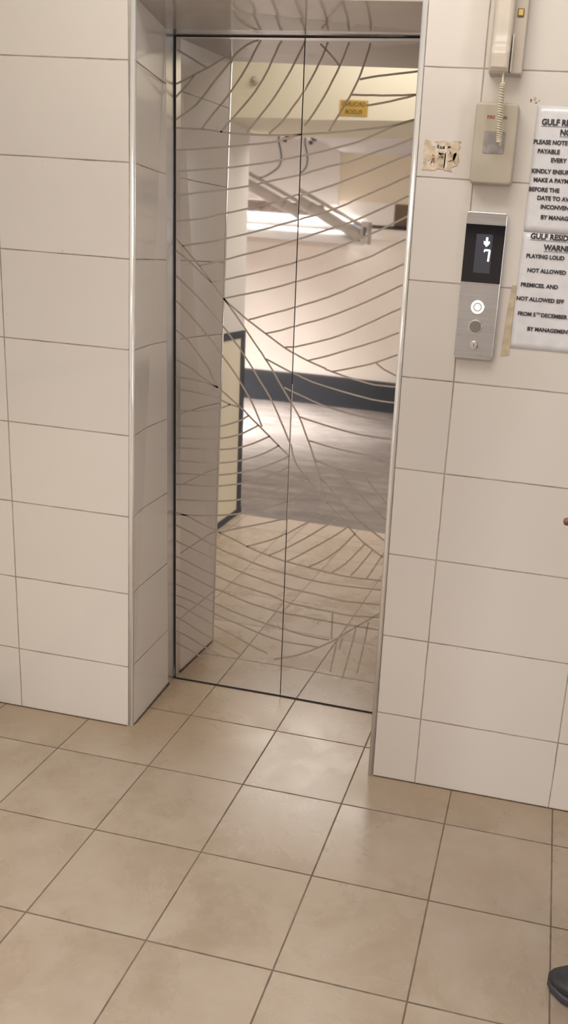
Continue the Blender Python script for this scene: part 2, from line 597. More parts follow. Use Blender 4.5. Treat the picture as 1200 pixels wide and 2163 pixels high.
# left lobby wall: white plaster above, cream dado with dark painted border
wl = structure(box('wall_left', (-1.0, -0.80, -1.6, 0.02, 0, ZC), MT['whitewall']), 'white lobby wall with a dark bordered cream dado, mirrored at left of the doors', 'wall')
box('dado_panel', (-0.802, -0.797, -1.545, 0.0, 0.02, 1.035), MT['panelcream'], wl)
bm = bmesh.new()
add_box(bm, -0.81, -0.794, -1.61, 0.0, 1.035, 1.075)
add_box(bm, -0.81, -0.794, -1.61, -1.545, 0.0, 1.035)
add_box(bm, -0.81, -0.790, -1.61, 0.0, 0.0, 0.035)
link('dado_border', bm, MT['navy'], wl)

def zh(x): return 2.117 + 0.028 * (x + 0.765)      # underside of the entrance beam


bm = bmesh.new()
add_hex(bm, [(-0.81, -1.75, zh(-0.81)), (3.1, -1.75, zh(3.1)), (3.1, -1.2, zh(3.1)), (-0.81, -1.2, zh(-0.81)),
             (-0.81, -1.75, ZC), (3.1, -1.75, ZC), (3.1, -1.2, ZC), (-0.81, -1.2, ZC)])
hd = structure(link('wall_header', bm, MT['yellow']), 'yellow painted beam over the lobby entrance, mirrored in the doors', 'beam')

# corner trims
bm = bmesh.new()
for i in range(1):
    r = 0.0085
    prof0, prof1 = [], []
    for zz, pr in ((0.0, prof0), (ZT, prof1)):
        cx, cy = xl(zz) - 0.0072, 0.0258
        for k in range(14):
            t = 2 * math.pi * k / 14
            pr.append((cx + r * math.cos(t), cy + r * math.sin(t)))
    prism_up(bm, prof0, prof1, 0.001, ZT - 0.001)
structure(link('trim_1', bm, MT['trim'], None, True), 'bright polished corner trim on the left edge of the elevator opening', 'trim')
bm = bmesh.new()
prof0, prof1 = [], []
r = 0.0085
for zz, pr in ((0.0, prof0), (ZT, prof1)):
    cx, cy = xr(zz) + 0.0055, 0.0050
    for k in range(14):
        t = 2 * math.pi * k / 14
        pr.append((cx + r * math.cos(t), cy + r * math.sin(t)))
prism_up(bm, prof0, prof1, 0.001, ZC - 0.6)
structure(link('trim_2', bm, MT['trim'], None, True), 'bright polished corner trim on the right edge of the elevator opening', 'trim')
# grout beside the trims
bm = bmesh.new()
for f in (xl, xr):
    s = -1 if f is xl else 1
    y = 0.0195 if f is xl else -0.0005
    a, b = f(0) + s * 0.0125, f(ZT) + s * 0.0125
    w = 0.0028
    add_hex(bm, [(a - w / 2, y, 0.002), (a + w / 2, y, 0.002), (a + w / 2, y + 0.002, 0.002), (a - w / 2, y + 0.002, 0.002),
                 (b - w / 2, y, ZT), (b + w / 2, y, ZT), (b + w / 2, y + 0.002, ZT), (b - w / 2, y + 0.002, ZT)])
structure(link('trim_3', bm, MT['joint']))

bm = bmesh.new()
add_tube(bm, [(-0.80, 0.0185, 0.0005), (xl(0) - 0.016, 0.0185, 0.0005)], 0.0022, 8)
add_tube(bm, [(xl(0) + 0.001, 0.034, 0.0005), (xlb(0) + 0.002, 0.31, 0.001)], [0.0022, 0.0045], 8)
structure(link('trim_8', bm, MT['dirt']), 'dark grimy joint along the foot of the left tiled wall', 'grout line')
bm = bmesh.new()
add_tube(bm, [(xr(0) + 0.014, -0.0012, 0.0005), (3.0, -0.0012, 0.0005)], 0.0022, 8)
structure(link('trim_9', bm, MT['dirt']), 'dark grimy joint along the foot of the right tiled wall', 'grout line')

# steel door frame: jambs and head, with the dark running gap
fr = empty('trim_4', (0, 0, 0))
structure(fr, 'thin steel jamb and head frame around the mirrored elevator doors', 'door frame')
bm = bmesh.new()
prism_up(bm, [(xlb(0) - 0.01, 0.305), (xlb(0) + 0.0015, 0.305), (-0.2945, 0.357), (-0.36, 0.357)],
         [(xlb(ZT) - 0.01, 0.305), (xlb(ZT) + 0.0015, 0.305), (-0.3085, 0.357), (-0.36, 0.357)], 0.001, ZT)
link('jamb', bm, MT['frame'], fr)
bm = bmesh.new()
add_hex(bm, [(-0.36, 0.305, zb(-0.36)), (0.54, 0.305, zb(0.54)), (0.54, 0.357, zg(0.54) + 0.0022), (-0.36, 0.357, zg(-0.36) + 0.0022),
             (-0.36, 0.305, 2.2), (0.54, 0.305, 2.2), (0.54, 0.357, 2.2), (-0.36, 0.357, 2.2)])
add_box(bm, -0.36, 0.54, 0.357, 0.43, 2.125, 2.2)
link('head', bm, MT['frame'], fr)
bm = bmesh.new()
prism_up(bm, [(0.5215, 0.31), (0.54, 0.31), (0.54, 0.345), (0.5215, 0.345)], [(0.5055, 0.31), (0.54, 0.31), (0.54, 0.345), (0.5055, 0.345)], 0.001, ZT)
link('jamb', bm, MT['frame'], fr)
bm = bmesh.new()
prism_up(bm, [(-0.2930, 0.3538), (-0.2895, 0.3538), (-0.2895, 0.358), (-0.2930, 0.358)],
         [(-0.3070, 0.3538), (-0.3035, 0.3538), (-0.3035, 0.358), (-0.3070, 0.358)], 0.001, ZT - 0.004)
yr = 0.354 - 0.021 * 0.43
for (xa, ya, xb, yb) in ((-0.306, 0.354, 0.1, 0.354), (0.1, 0.354, 0.53, yr)):
    add_hex(bm, [(xa, ya, zg(xa) - 0.0015), (xb, yb, zg(xb) - 0.0015), (xb, 0.358, zg(xb) - 0.0015), (xa, 0.358, zg(xa) - 0.0015),
                 (xa, ya, zg(xa) + 0.0022), (xb, yb, zg(xb) + 0.0022), (xb, 0.358, zg(xb) + 0.0022), (xa, 0.358, zg(xa) + 0.0022)])
link('running_gap', bm, MT['black'], fr)
bm = bmesh.new()
prism_up(bm, [(-0.294, 0.3515), (0.1, 0.3515), (0.53, 0.3425), (0.53, 0.42), (-0.294, 0.42)], [(-0.294, 0.3515), (0.1, 0.3515), (0.53, 0.3425), (0.53, 0.42), (-0.294, 0.42)], -0.01, 0.0032)
structure(link('trim_5', bm, MT['black']), 'dark sill gap under the elevator doors', 'sill')

# ------------------------------------------------------------------ elevator doors
DEL = 0.021
HT = 2.112


def seam(z): return 0.107 - 0.007 * z


dl = bmesh.new()
prism_up(dl, [(-0.292, 0.355), (seam(0) - 0.001, 0.355), (seam(0) - 0.001, 0.385), (-0.292, 0.385)],
         [(-0.306, 0.355), (seam(HT) - 0.001, 0.355), (seam(HT) - 0.001, 0.385), (-0.306, 0.385)], 0.0025, HT + 0.003)
door_a = structure(link('door_1', dl, MT['mirror']), 'left mirrored steel elevator door leaf with etched curving lines', 'elevator door')


def rp(u, z, off=0.0):
    """a point of the right leaf: u metres along it from the seam hinge, off in front of it"""
    c, s = math.cos(DEL), math.sin(DEL)
    return (0.1 + (u - 0.1) * c - off * s, 0.355 - (u - 0.1) * s - off * c, z)


dr = bmesh.new()
lo = [rp(seam(0) + 0.001, 0.0025), rp(0.522, 0.0025), rp(0.522, 0.0025, -0.03), rp(seam(0) + 0.003, 0.0025, -0.03)]
hi = [rp(seam(HT) + 0.001, HT + .003), rp(0.508, HT + .003), rp(0.508, HT + .003, -0.03), rp(seam(HT) + 0.003, HT + .003, -0.03)]
add_hex(dr, lo + hi)
door_b = structure(link('door_2', dr, MT['mirror']), 'right mirrored steel elevator door leaf with etched curving lines', 'elevator door')
# seam between the leaves
bm = bmesh.new()
add_hex(bm, [(seam(0) - 0.0014, 0.3544, 0.008), (seam(0) + 0.0014, 0.3544, 0.008), (seam(0) + 0.0014, 0.3565, 0.008), (seam(0) - 0.0014, 0.3565, 0.008),
             (seam(HT) - 0.0014, 0.3544, HT), (seam(HT) + 0.0014, 0.3544, HT), (seam(HT) + 0.0014, 0.3565, HT), (seam(HT) - 0.0014, 0.3565, HT)])
link('seam_gasket', bm, MT['black'], door_a)
bm = bmesh.new()
z0, z1 = 0.62, 1.11
add_hex(bm, [(seam(z0) + 0.0008, 0.3540, z0), (seam(z0) + 0.0026, 0.3540, z0), (seam(z0) + 0.0026, 0.356, z0), (seam(z0) + 0.0008, 0.356, z0),
             (seam(z1) + 0.0008, 0.3540, z1), (seam(z1) + 0.0026, 0.3540, z1), (seam(z1) + 0.0026, 0.356, z1), (seam(z1) + 0.0008, 0.356, z1)])
link('worn_edge', bm, MT['edge'], door_b)


def etched(polys, place, lo_, hi_):
    bm = bmesh.new()
    w = 0.0028
    for fl in polys:
        p = [Vector((fl[i] / 1000, fl[i + 1] / 1000)) for i in range(0, len(fl), 2)]
        if len(p) < 2:
            continue
        rows = []
        for i, q in enumerate(p):
            t = (p[min(i + 1, len(p) - 1)] - p[max(i - 1, 0)])
            if t.length < 1e-6:
                t = Vector((1, 0))
            t.normalize()
            nn = Vector((-t.y, t.x)) * w
            a, b = q + nn, q - nn
            cl = lambda v: (min(max(v.x, lo_(v.y)), hi_(v.y)), v.y)
            rows.append((bm.verts.new(place(*cl(a))), bm.verts.new(place(*cl(b)))))
        for (a, b), (c, d) in zip(rows, rows[1:]):
            try:
                bm.faces.new((a, b, d, c))
            except ValueError:
                pass
    return bm


ETCH_A = [[-40,2095,-48,2084,-59,2064,-71,2041,-82,2023,-97,1999,-111,1980,-125,1961,-140,1941,-158,1920,-179,1898,-193,1881,-208,1863,-218,1850],[23,2095,16,2087,6,2065,-5,2042,-14,2022,-24,2004,-33,1989,-43,1974,-54,1958,-67,1942,-82,1925,-96,1910,-112,1893,-127,1877,-139,1865,-152,1850,-158,1842],[92,2095,92,2098],[92,2096,88,2087,82,2075,73,2058,64,2040,54,2021,44,2004,32,1985,20,1966,7,1947,-7,1928,-21,1911,-37,1892,-53,1873,-66,1858,-76,1846],[93,1961,80,1942,66,1925,52,1905,36,1885,21,1870,4,1855,-7,1845],[-304,1969,-294,1973,-278,1980,-258,1990,-233,2003,-212,2013,-190,2024,-171,2035,-149,2048,-134,2058],[-47,2095,-63,2091,-84,2081,-101,2070,-117,2057,-129,2042,-143,2024,-156,2009,-172,1992,-187,1975,-202,1956,-218,1937,-235,1918,-258,1900,-284,1883,-302,1871],[-245,1994,-260,1977,-278,1958,-292,1944,-302,1934],[-300,2063,-280,2053,-254,2041,-229,2028,-209,2019],[-303,1848,-287,1848,-263,1848,-236,1848,-213,1848,-186,1846,-162,1844,-139,1842,-117,1842,-97,1841,-76,1841,-53,1841,-28,1841,-4,1842,21,1843,45,1845,65,1846,80,1848,94,1849],[-303,1785,-281,1787,-249,1790,-219,1793,-194,1796,-169,1799,-145,1802,-121,1805,-97,1808,-72,1812,-44,1815,-17,1819,7,1823,32,1829,51,1836,76,1843,94,1848],[-302,1724,-280,1727,-248,1730,-218,1734,-192,1737,-168,1740,-143,1743,-120,1746,-97,1750,-73,1754,-50,1758,-26,1762,-1,1767,22,1772,47,1778,70,1783,89,1788,94,1789],[-302,1653,-279,1657,-248,1663,-217,1669,-191,1673,-167,1677,-142,1681,-117,1685,-92,1690,-68,1695,-45,1700,-23,1707,1,1713,24,1719,50,1725,74,1731,90,1735,91,1735,94,1735,95,1736],[-301,1578,-290,1580,-270,1583,-242,1587,-208,1593,-186,1599,-163,1606,-140,1612,-110,1619,-80,1627,-57,1633,-32,1640,-10,1646,17,1654,42,1662,72,1674,95,1682],[95,1681,94,1679,95,1679],[-277,1506,-260,1510,-236,1515,-210,1520,-189,1524,-164,1530,-142,1536,-113,1544,-81,1553,-60,1559,-37,1566,-11,1574,12,1581,37,1590,63,1598,86,1606,96,1609],[-219,1451,-199,1456,-171,1464,-144,1472,-113,1482,-83,1492,-63,1498,-42,1504,-16,1512,5,1519,28,1527,53,1536,77,1545,96,1551],[-174,1404,-158,1408,-136,1414,-112,1421,-89,1428,-62,1435,-35,1443,-6,1452,20,1460,50,1470,77,1478,95,1485,97,1485],[97,1486,95,1486,97,1487],[-134,1358,-114,1363,-86,1371,-58,1378,-34,1385,-11,1391,14,1399,34,1405,55,1412,77,1420,97,1427],[-52,1299,-34,1304,-9,1313,17,1322,41,1330,66,1338,95,1349,98,1350],[6,1261,28,1267,55,1275,73,1282,97,1291,98,1291],[72,1224,86,1226,98,1227],[-303,1531,-292,1520,-277,1506,-264,1494,-251,1480,-236,1466,-219,1449,-200,1428,-179,1405,-166,1389,-153,1373,-138,1358,-121,1343,-102,1330,-85,1318,-69,1306,-52,1295,-35,1285,-16,1273,4,1261,26,1248,49,1234,68,1223,84,1215,98,1209,99,1208],[-303,1493,-292,1486,-277,1477,-260,1465,-243,1453,-224,1438,-206,1423,-190,1411,-179,1402],[-138,1358,-124,1342,-108,1323,-97,1311,-85,1296,-71,1279,-55,1259,-39,1239,-23,1219,-6,1199,7,1181,20,1165,31,1150,42,1134,54,1115,66,1098,82,1075,94,1058,99,1050,100,1049],[9,1181,28,1174,54,1163,75,1155,89,1149,97,1147,99,1146],[74,1097,84,1093,96,1088,99,1087],[-300,1415,-284,1403,-261,1385,-243,1371,-224,1355,-204,1337,-188,1322,-171,1305,-156,1289,-143,1277,-134,1267,-128,1261,-111,1242,-94,1222,-82,1210,-71,1196,-59,1180,-45,1162,-32,1144,-18,1124,-4,1104,13,1081,31,1055,43,1033,56,1009,67,986,78,965,88,944,96,928,101,919],[-300,1339,-283,1325,-260,1305,-241,1287,-221,1268,-203,1251,-184,1232,-168,1215,-153,1196,-137,1176,-119,1156,-103,1137,-93,1125,-83,1111,-66,1087,-48,1061,-33,1037,-20,1013,-6,984,4,961],[-299,1245,-284,1236,-267,1224,-253,1212,-240,1198,-224,1180,-209,1162,-194,1145,-182,1129,-175,1115,-170,1102,-159,1087,-150,1075],[-293,1148,-281,1143,-266,1137,-253,1131,-239,1124,-221,1111,-200,1097,-176,1086,-150,1073,-126,1057,-104,1040,-84,1026,-69,1017],[-300,1094,-286,1094,-265,1092,-242,1091,-215,1088,-192,1084,-168,1078,-150,1073],[-300,1053,-285,1053,-265,1052,-244,1051,-218,1048,-196,1045,-171,1042,-149,1037,-126,1029,-107,1022,-87,1019,-69,1015,-57,1007,-46,996,-27,980,-7,964,13,947,32,931,52,914,71,898,89,884,101,874],[-297,979,-285,981,-264,984,-232,987,-198,991,-170,997,-145,1004,-123,1014,-107,1022],[-297,929,-284,931,-264,933,-232,935,-197,938,-170,940,-144,945,-113,955,-87,966,-73,972,-64,977,-52,986,-42,993],[-296,888,-284,889,-263,892,-231,894,-197,896,-170,899,-143,904,-109,913,-78,924,-55,935,-37,946,-19,957,-7,965],[-296,854,-284,856,-263,858,-231,860,-196,862,-167,864,-138,868,-109,873,-80,880,-54,889,-28,900,6,918,32,933],[-296,810,-283,811,-262,813,-230,815,-195,816,-167,819,-137,822,-113,827,-88,833,-64,840,-31,852,-3,864,17,875,34,885,52,897,65,906],[-296,767,-283,768,-262,770,-230,772,-195,773,-165,776,-136,781,-103,788,-70,797,-40,805,-9,817,14,827,37,839,58,849,82,863,98,873],[-295,729,-283,730,-261,732,-229,733,-194,735,-164,738,-135,743,-105,750,-77,757,-58,762,-39,769,-11,779,18,792,48,807,74,821,93,833,101,837],[-295,675,-282,676,-261,678,-229,680,-193,683,-163,686,-134,690,-106,695,-75,702,-51,709,-24,718,1,727,34,742,62,756,85,766,102,773],[-295,622,-284,622,-264,624,-243,626,-217,628,-192,631,-162,635,-133,640,-104,646,-74,653,-43,663,-12,673,15,682,41,692,73,706,102,719,102,720],[-295,630,-277,627,-252,622,-223,611,-192,598,-166,589,-139,580,-117,572,-92,564,-71,557,-54,550,-35,543,-13,536,14,528,40,522,71,515,103,509,103,509],[-135,578,-110,588,-73,601,-44,611,-12,621,17,631,51,643,78,653,97,660,102,662],[-35,543,-13,551,18,564,46,576,80,594,103,608,101,605,100,605,103,607],[44,522,70,536,103,556],[-294,584,-293,584,-284,581,-263,573,-231,561,-210,552,-186,541,-161,531,-138,522,-115,514,-94,508,-70,502,-46,496,-18,489,10,482,34,477,59,472,81,469,104,466],[-294,528,-280,522,-259,515,-237,508,-210,499,-188,492,-162,482,-137,474,-114,466,-92,458,-68,451,-43,445,-16,439,12,433,34,428,56,423,79,419,103,415,104,415],[-293,469,-279,466,-259,460,-236,451,-209,441,-187,433,-161,425,-136,417,-115,411,-94,405,-67,399,-45,395,-19,391,8,386,33,382,54,379,83,370,104,363],[-293,420,-280,417,-258,411,-237,403,-211,393,-188,384,-163,376,-139,369,-109,362,-78,354,-55,346,-25,338,-3,334,23,330,52,325,78,321,100,319,105,319],[-293,366,-279,363,-258,357,-226,346,-191,334,-165,324,-138,314,-115,307,-90,299,-64,292,-37,286,-10,280,17,274,46,269,74,265,102,261,105,261],[-292,323,-279,321,-257,316,-235,310,-210,301,-187,294,-162,284,-137,274,-115,267,-91,260,-63,253,-38,246,-11,238,16,231,39,225,75,218,104,213,106,213],[-292,289,-280,287,-261,282,-238,272,-211,260,-190,251,-168,241,-144,231,-117,220,-88,210,-61,200,-31,187,-3,176,29,165,54,158],[-292,241,-277,236,-256,227,-233,216,-206,202,-184,192,-159,181,-135,171,-108,160,-80,149,-60,141,-47,136,-43,135],[-291,187,-279,184,-260,178,-233,167,-205,154,-182,144,-159,134,-131,123,-109,115],[-291,140,-277,136,-259,130,-243,124,-226,116,-204,108,-188,101],[78,139,102,147,106,149]]
ETCH_B = [[92,2098,93,2095,92,2097],[162,2095,159,2093,153,2074,146,2058,137,2040,128,2021,117,2001,105,1980,94,1962,93,1961],[224,2095,223,2095,219,2087,212,2066,202,2041,191,2017,179,1994,168,1972,155,1949,144,1932,132,1913,121,1897,109,1882,102,1873],[139,2091,152,2080,168,2066,185,2050,198,2036],[287,2095,285,2095,281,2077,275,2056,268,2034,263,2018,257,2002,247,1981,237,1961,233,1953,228,1946,217,1927,203,1904,188,1880,177,1861],[261,2002,275,2005,294,2009,317,2013,341,2016,361,2019,384,2022,407,2025,427,2028,441,2029],[239,1961,254,1961,277,1961,302,1962,329,1962,348,1963,369,1964,392,1965,413,1967,431,1968,444,1968],[285,1934,303,1937,328,1942,356,1948,378,1954,404,1960,427,1967,443,1971],[94,1849,96,1849,119,1851,146,1854,174,1856,194,1859,214,1861,235,1864,257,1867,275,1870,295,1872,315,1875,335,1878,354,1882,380,1888,406,1896,430,1903,446,1908],[94,1848,95,1848,98,1850,96,1850],[94,1789,109,1792,125,1796,145,1801,168,1807,192,1814,216,1821,241,1828,264,1835,286,1844,305,1853,323,1861,344,1871,367,1881,386,1888,409,1895,431,1902,446,1907],[95,1736,109,1740,130,1748,154,1755,177,1763,195,1768,217,1773,238,1778,254,1784,273,1791,294,1800,314,1808,332,1815,353,1822,372,1829,390,1836,405,1842,432,1855,450,1866],[95,1682,96,1683,95,1681],[95,1679,97,1678,112,1683,133,1690,157,1698,180,1707,198,1713,225,1724,251,1735,270,1743,292,1752,315,1762,339,1773,360,1782,384,1793,408,1803,429,1812,443,1818],[96,1609,113,1615,138,1622,162,1630,185,1638,207,1647,229,1656,247,1664,265,1674,284,1683,301,1691,323,1701,343,1711,366,1721,387,1732,411,1744,433,1754,448,1762],[96,1551,99,1553,123,1561,146,1570,167,1578,189,1586,210,1594,232,1602,253,1610,272,1618,296,1629,318,1640,338,1650,364,1663,389,1675,411,1687,434,1699,449,1708],[97,1485,97,1486,97,1486],[97,1487,111,1492,135,1499,161,1509,180,1517,202,1527,223,1537,243,1546,266,1557,288,1567,309,1576,331,1587,352,1597,374,1609,395,1620,418,1633,440,1645,454,1653],[97,1427,98,1427,119,1434,140,1441,160,1449,181,1457,203,1465,225,1475,246,1484,266,1492,290,1503,313,1512,333,1521,355,1534,379,1548,398,1558,419,1569,439,1579,453,1586],[98,1350,115,1356,137,1364,160,1372,182,1381,203,1389,226,1400,248,1410,268,1421,288,1431,310,1442,330,1453,354,1465,373,1475,396,1486,418,1498,438,1508,452,1515],[98,1291,117,1298,140,1306,165,1314,189,1323,211,1332,232,1341,254,1351,275,1361,296,1371,316,1381,337,1392,359,1404,378,1414,399,1426,420,1438,438,1447,450,1454],[98,1227,100,1228,100,1227,104,1228,120,1233,143,1240,168,1248,192,1256,218,1265,245,1276,266,1286,289,1297,311,1309,330,1319,356,1333,380,1347,404,1360,431,1374,449,1384],[147,1189,164,1195,187,1202,213,1211,234,1219,256,1228,279,1237,300,1245,324,1254,345,1263,368,1272,390,1282,414,1294,437,1304,452,1312],[229,1163,247,1168,272,1175,299,1183,322,1190,348,1198,373,1208,393,1217,417,1228,439,1238,454,1245],[368,1204,377,1197,393,1187,413,1179,436,1170,453,1164],[99,1208,121,1199,147,1189,169,1182,192,1175,208,1170,207,1169,207,1168,224,1164,248,1158,273,1152,298,1147,323,1143,345,1139,371,1136,395,1136,426,1136,451,1138],[100,1049,104,1043,114,1029,128,1008,139,986,150,960,161,936,171,914,179,893,187,873,199,840,209,812,212,802,213,795,219,776,226,755,234,741,239,731],[99,1146,102,1145,110,1143,134,1134,166,1124,189,1119,213,1114,240,1109,262,1105,286,1101,310,1097,331,1094,359,1090,385,1088,410,1087,436,1087,455,1087],[99,1087,100,1087,109,1084,137,1075,169,1064,193,1057,218,1050,248,1044,280,1039,303,1036,326,1033,353,1030,379,1028,410,1025,438,1024,457,1022],[128,1008,154,1002,192,995,212,991,234,987,257,983,277,980,306,976,339,973,361,972,388,971,416,970,441,970,458,969],[163,934,180,931,205,926,233,922,253,919,275,917,298,914,325,912,347,910,373,909,400,907,426,906,448,905,463,904],[189,871,208,866,235,859,263,853,288,849,314,848,344,847,368,847,395,847,423,848,447,849,464,849],[263,851,281,830,299,810,298,811,301,810,315,799,335,782,357,765,376,750,396,733,414,719,429,708,443,698,450,692],[350,844,362,832,374,820,371,821,373,820,387,806,407,786,424,769,440,755,449,747],[209,814,217,807,225,800,223,803,226,800,239,786,259,766,279,746,299,727,319,708,339,692,360,678,381,666,401,655,430,637,452,624],[101,919,102,916,107,907,111,886,120,861,132,843,148,824,160,810,169,800,175,794,189,781,203,767,212,756,219,747,227,740,239,731,260,712,283,691,301,675,319,658,339,639,366,617,387,604,412,589,436,575,452,565],[101,874,102,873],[101,837,106,840],[102,773,105,775,122,782,138,789,152,799,162,808],[102,720,119,731,136,743,164,762,187,778],[103,509,129,506,156,503,183,500,209,497,235,494,261,492,284,490,306,488,334,488,357,488,384,490,413,491,437,492,454,493],[102,662,108,665],[103,607,118,618,144,636,167,652,191,670,211,685,232,701,248,713],[103,556,105,557,129,573,155,591,177,607,202,626,225,645,246,661,268,678,283,689],[108,509,121,517,142,531,165,547,192,567,217,585,238,601,258,616,275,629,297,648,311,661],[183,500,208,515,239,536,258,552,277,569,293,585,309,604,321,620,333,634,340,644],[268,495,288,511,312,532,330,554,347,576,363,597,374,613],[333,494,351,517,371,547,388,573,400,594],[388,493,397,509,410,533,421,555,434,579,443,596],[104,466,105,465,128,463,153,460,179,457,205,455,228,454,250,453,273,453,302,453,325,454,354,455,384,456,412,458,436,459,453,460],[104,415,129,412,155,411,181,409,207,408,234,405,261,403,287,400,310,399,336,399,357,401,379,402,407,404,435,406,455,408],[104,363,106,363,135,359,168,357,195,356,225,354,255,353,284,352,313,350,344,350,373,353,405,356,434,360,455,363],[105,319,129,318,150,319,180,318,218,316,238,316,261,316,286,315,311,315,335,315,361,315,389,315,415,315,438,315,454,315],[105,261,129,257,155,253,182,250,215,249,249,248,273,248],[106,213,133,213,163,213,189,214,216,214,235,214],[106,149,135,159,166,172,198,189,228,208,258,227,289,248,309,265,330,284,355,305,374,321,397,339,420,358,439,374,453,385],[363,307,360,286,355,256,350,230,345,201,340,174,333,139,328,113],[405,336,402,312,399,278,394,243,390,215,385,185,381,158,378,139],[300,250,297,224,292,191,287,157,284,130],[279,349,279,329,280,300,280,271,281,251],[319,266,314,243,310,219]]

link('etched_pattern', etched(ETCH_A, lambda x, z: (x, 0.3546, z), lambda z: -0.291 - 0.0067 * z, lambda z: seam(z) - 0.0015), MT['etch'], door_a)
link('etched_pattern', etched(ETCH_B, lambda x, z: rp(x, z, 0.0004), lambda z: seam(z) + 0.0028, lambda z: 0.52), MT['etch'], door_b)

# ------------------------------------------------------------------ garage behind the camera (seen in the doors)
YW = -5.45
gw = structure(box('wall_garage', (-4.6, 4.4, YW - 0.25, YW, -0.1, 1.76), MT['cream']), 'cream garage wall mirrored in the elevator doors', 'wall')
structure(box('baseboard_garage', (-4.6, 4.4, YW, YW + 0.012, -0.012, 0.305), MT['navy']), 'dark navy painted skirting along the mirrored garage wall', 'skirting')
structure(box('wall_garage_rough', (-4.6, -1.72, YW - 0.35, YW - 0.08, 1.76, 2.1), MT['rough']))
structure(box('wall_garage_upper', (-4.6, -1.57, -5.6, -5.40, 2.0, 2.9), MT['greywhite']))
bm = bmesh.new()
add_box(bm, -1.57, 4.4, -5.7, YW, 2.05, 2.9)
structure(link('wall_garage_yellow', bm, MT['dull_yellow']), 'dull yellow upper garage wall mirrored at upper right of the doors', 'wall')
structure(box('wall_garage_band', (-1.72, -1.0, -5.7, YW - 0.012, 1.84, 2.05), MT['greywhite']))
structure(box('wall_garage_recess', (-1.0, 4.4, -5.7, YW - 0.05, 1.83, 2.05), MT['brown']))
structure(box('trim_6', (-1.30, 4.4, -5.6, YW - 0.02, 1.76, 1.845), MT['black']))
structure(box('trim_7', (-1.22, 4.4, YW - 0.02, YW + 0.02, 1.70, 1.805), MT['cream']))
structure(box('wall_garage_left', (-4.7, -4.6, -5.7, -1.6, -0.1, 2.9), MT['cream']))
structure(box('wall_garage_right', (4.3, 4.4, -5.7, -1.6, -0.1, 2.9), MT['cream']))
structure(box('wall_garage_front_left', (-4.6, -1.0, -1.75, -1.6, -0.1, 2.9), MT['cream']))
structure(box('wall_garage_front_right', (3.1, 4.4, -1.75, -1.6, -0.1, 2.9), MT['cream']))
structure(box('ceiling_garage_slab', (-1.55, 4.4, -5.7, -1.75, 2.49, 2.9), MT['slab']), 'grey garage ceiling slab mirrored at the top of the doors', 'ceiling')
bm = bmesh.new()
add_box(bm, -4.6, -3.3, -5.7, -1.75, 2.78, 2.9)
add_box(bm, -3.3, -1.55, -3.0, -1.75, 2.78, 2.9)
add_box(bm, -3.3, -1.55, -5.7, -5.05, 2.78, 2.9)
add_box(bm, -2.2, -1.55, -5.05, -3.0, 2.78, 2.9)
structure(link('ceiling_garage_bay', bm, MT['slab']))

# pipes along the far wall
bm = bmesh.new()
add_tube(bm, [(-4.55, -5.385, 1.825), (-1.42, -5.385, 1.825)], 0.052, 24)
tag(link('pipe', bm, MT['pipe'], None, True), 'upper of the two bright white pipes along the top of the mirrored garage wall', 'pipe', 'white pipes on the garage wall')
bm = bmesh.new()
add_tube(bm, [(-4.55, -5.315, 1.705), (-1.26, -5.315, 1.695)], 0.06, 24)
tag(link('pipe', bm, MT['pipe'], None, True), 'lower and thicker of the two bright white pipes along the mirrored garage wall', 'pipe', 'white pipes on the garage wall')
bm = bmesh.new()
add_tube(bm, [(-3.1, -5.19, 2.58), (-2.26, -5.19, 2.165), (-1.215, -5.19, 1.708)], 0.053, 20)
dp = tag(link('drain_pipe', bm, MT['drain'], None, True), 'sloping grey drain pipe crossing the mirrored garage wall above the white pipes', 'pipe')
bm = bmesh.new()
d = (Vector((-1.30, 0, 1.745)) - Vector((-2.26, 0, 2.165))).normalized()
c0 = Vector((-1.74, -5.19, 1.9375))
add_tube(bm, [c0 - d * 0.025, c0 + d * 0.025], 0.057, 20)
link('coupling', bm, MT['drain'], dp, True)
bm = bmesh.new()
add_box(bm, -1.225, -1.205, -5.25, -5.128, 1.645, 1.85)
add_box(bm, -1.165, -1.150, -5.25, -5.128, 1.645, 1.85)
add_box(bm, -1.205, -1.165, -5.16, -5.128, 1.80, 1.85)
add_box(bm, -1.205, -1.165, -5.25, -5.128, 1.65, 1.70)
link('clamp', bm, MT['drain'], dp)
bm = bmesh.new()
add_tube(bm, smooth_path([(-3.1, -5.23, 2.70), (-2.26, -5.23, 2.275), (-1.7, -5.23, 2.02), (-1.30, -5.23, 1.84), (-1.19, -5.3, 1.81)], 6), 0.018, 10)
link('conduit', bm, MT['drain'], dp, True)

# security camera with its hanging wire
cc = empty('security_camera', (-1.86, -5.20, 2.66))
tag(cc, 'small white security camera on the garage wall, mirrored near the door seam', 'security camera')
bm = bmesh.new()
add_tube(bm, [(-1.875, -5.28, 2.63), (-1.875, -5.235, 2.63)], 0.035, 20)
link('mount', bm, MT['white'], cc, True)
bm = bmesh.new()
add_tube(bm, [(-1.875, -5.24, 2.63), (-1.86, -5.20, 2.635), (-1.84, -5.19, 2.63)], 0.012, 10)
link('arm', bm, MT['white'], cc, True)
bm = bmesh.new()
add_tube(bm, [(-1.87, -5.20, 2.645), (-1.850, -5.185, 2.637), (-1.77, -5.135, 2.598), (-1.745, -5.12, 2.586)], [0.038, 0.056, 0.056, 0.048], 24)
link('housing', bm, MT['white'], cc, True)
bm = bmesh.new()
add_tube(bm, [(-1.755, -5.125, 2.590), (-1.728, -5.108, 2.577)], 0.043, 20)
link('lens', bm, MT['black'], cc, True)
bm = bmesh.new()
add_box(bm, -1.805, -1.775, -5.18, -5.155, 2.515, 2.555)
link('sensor', bm, MT['black'], cc)
bm = bmesh.new()
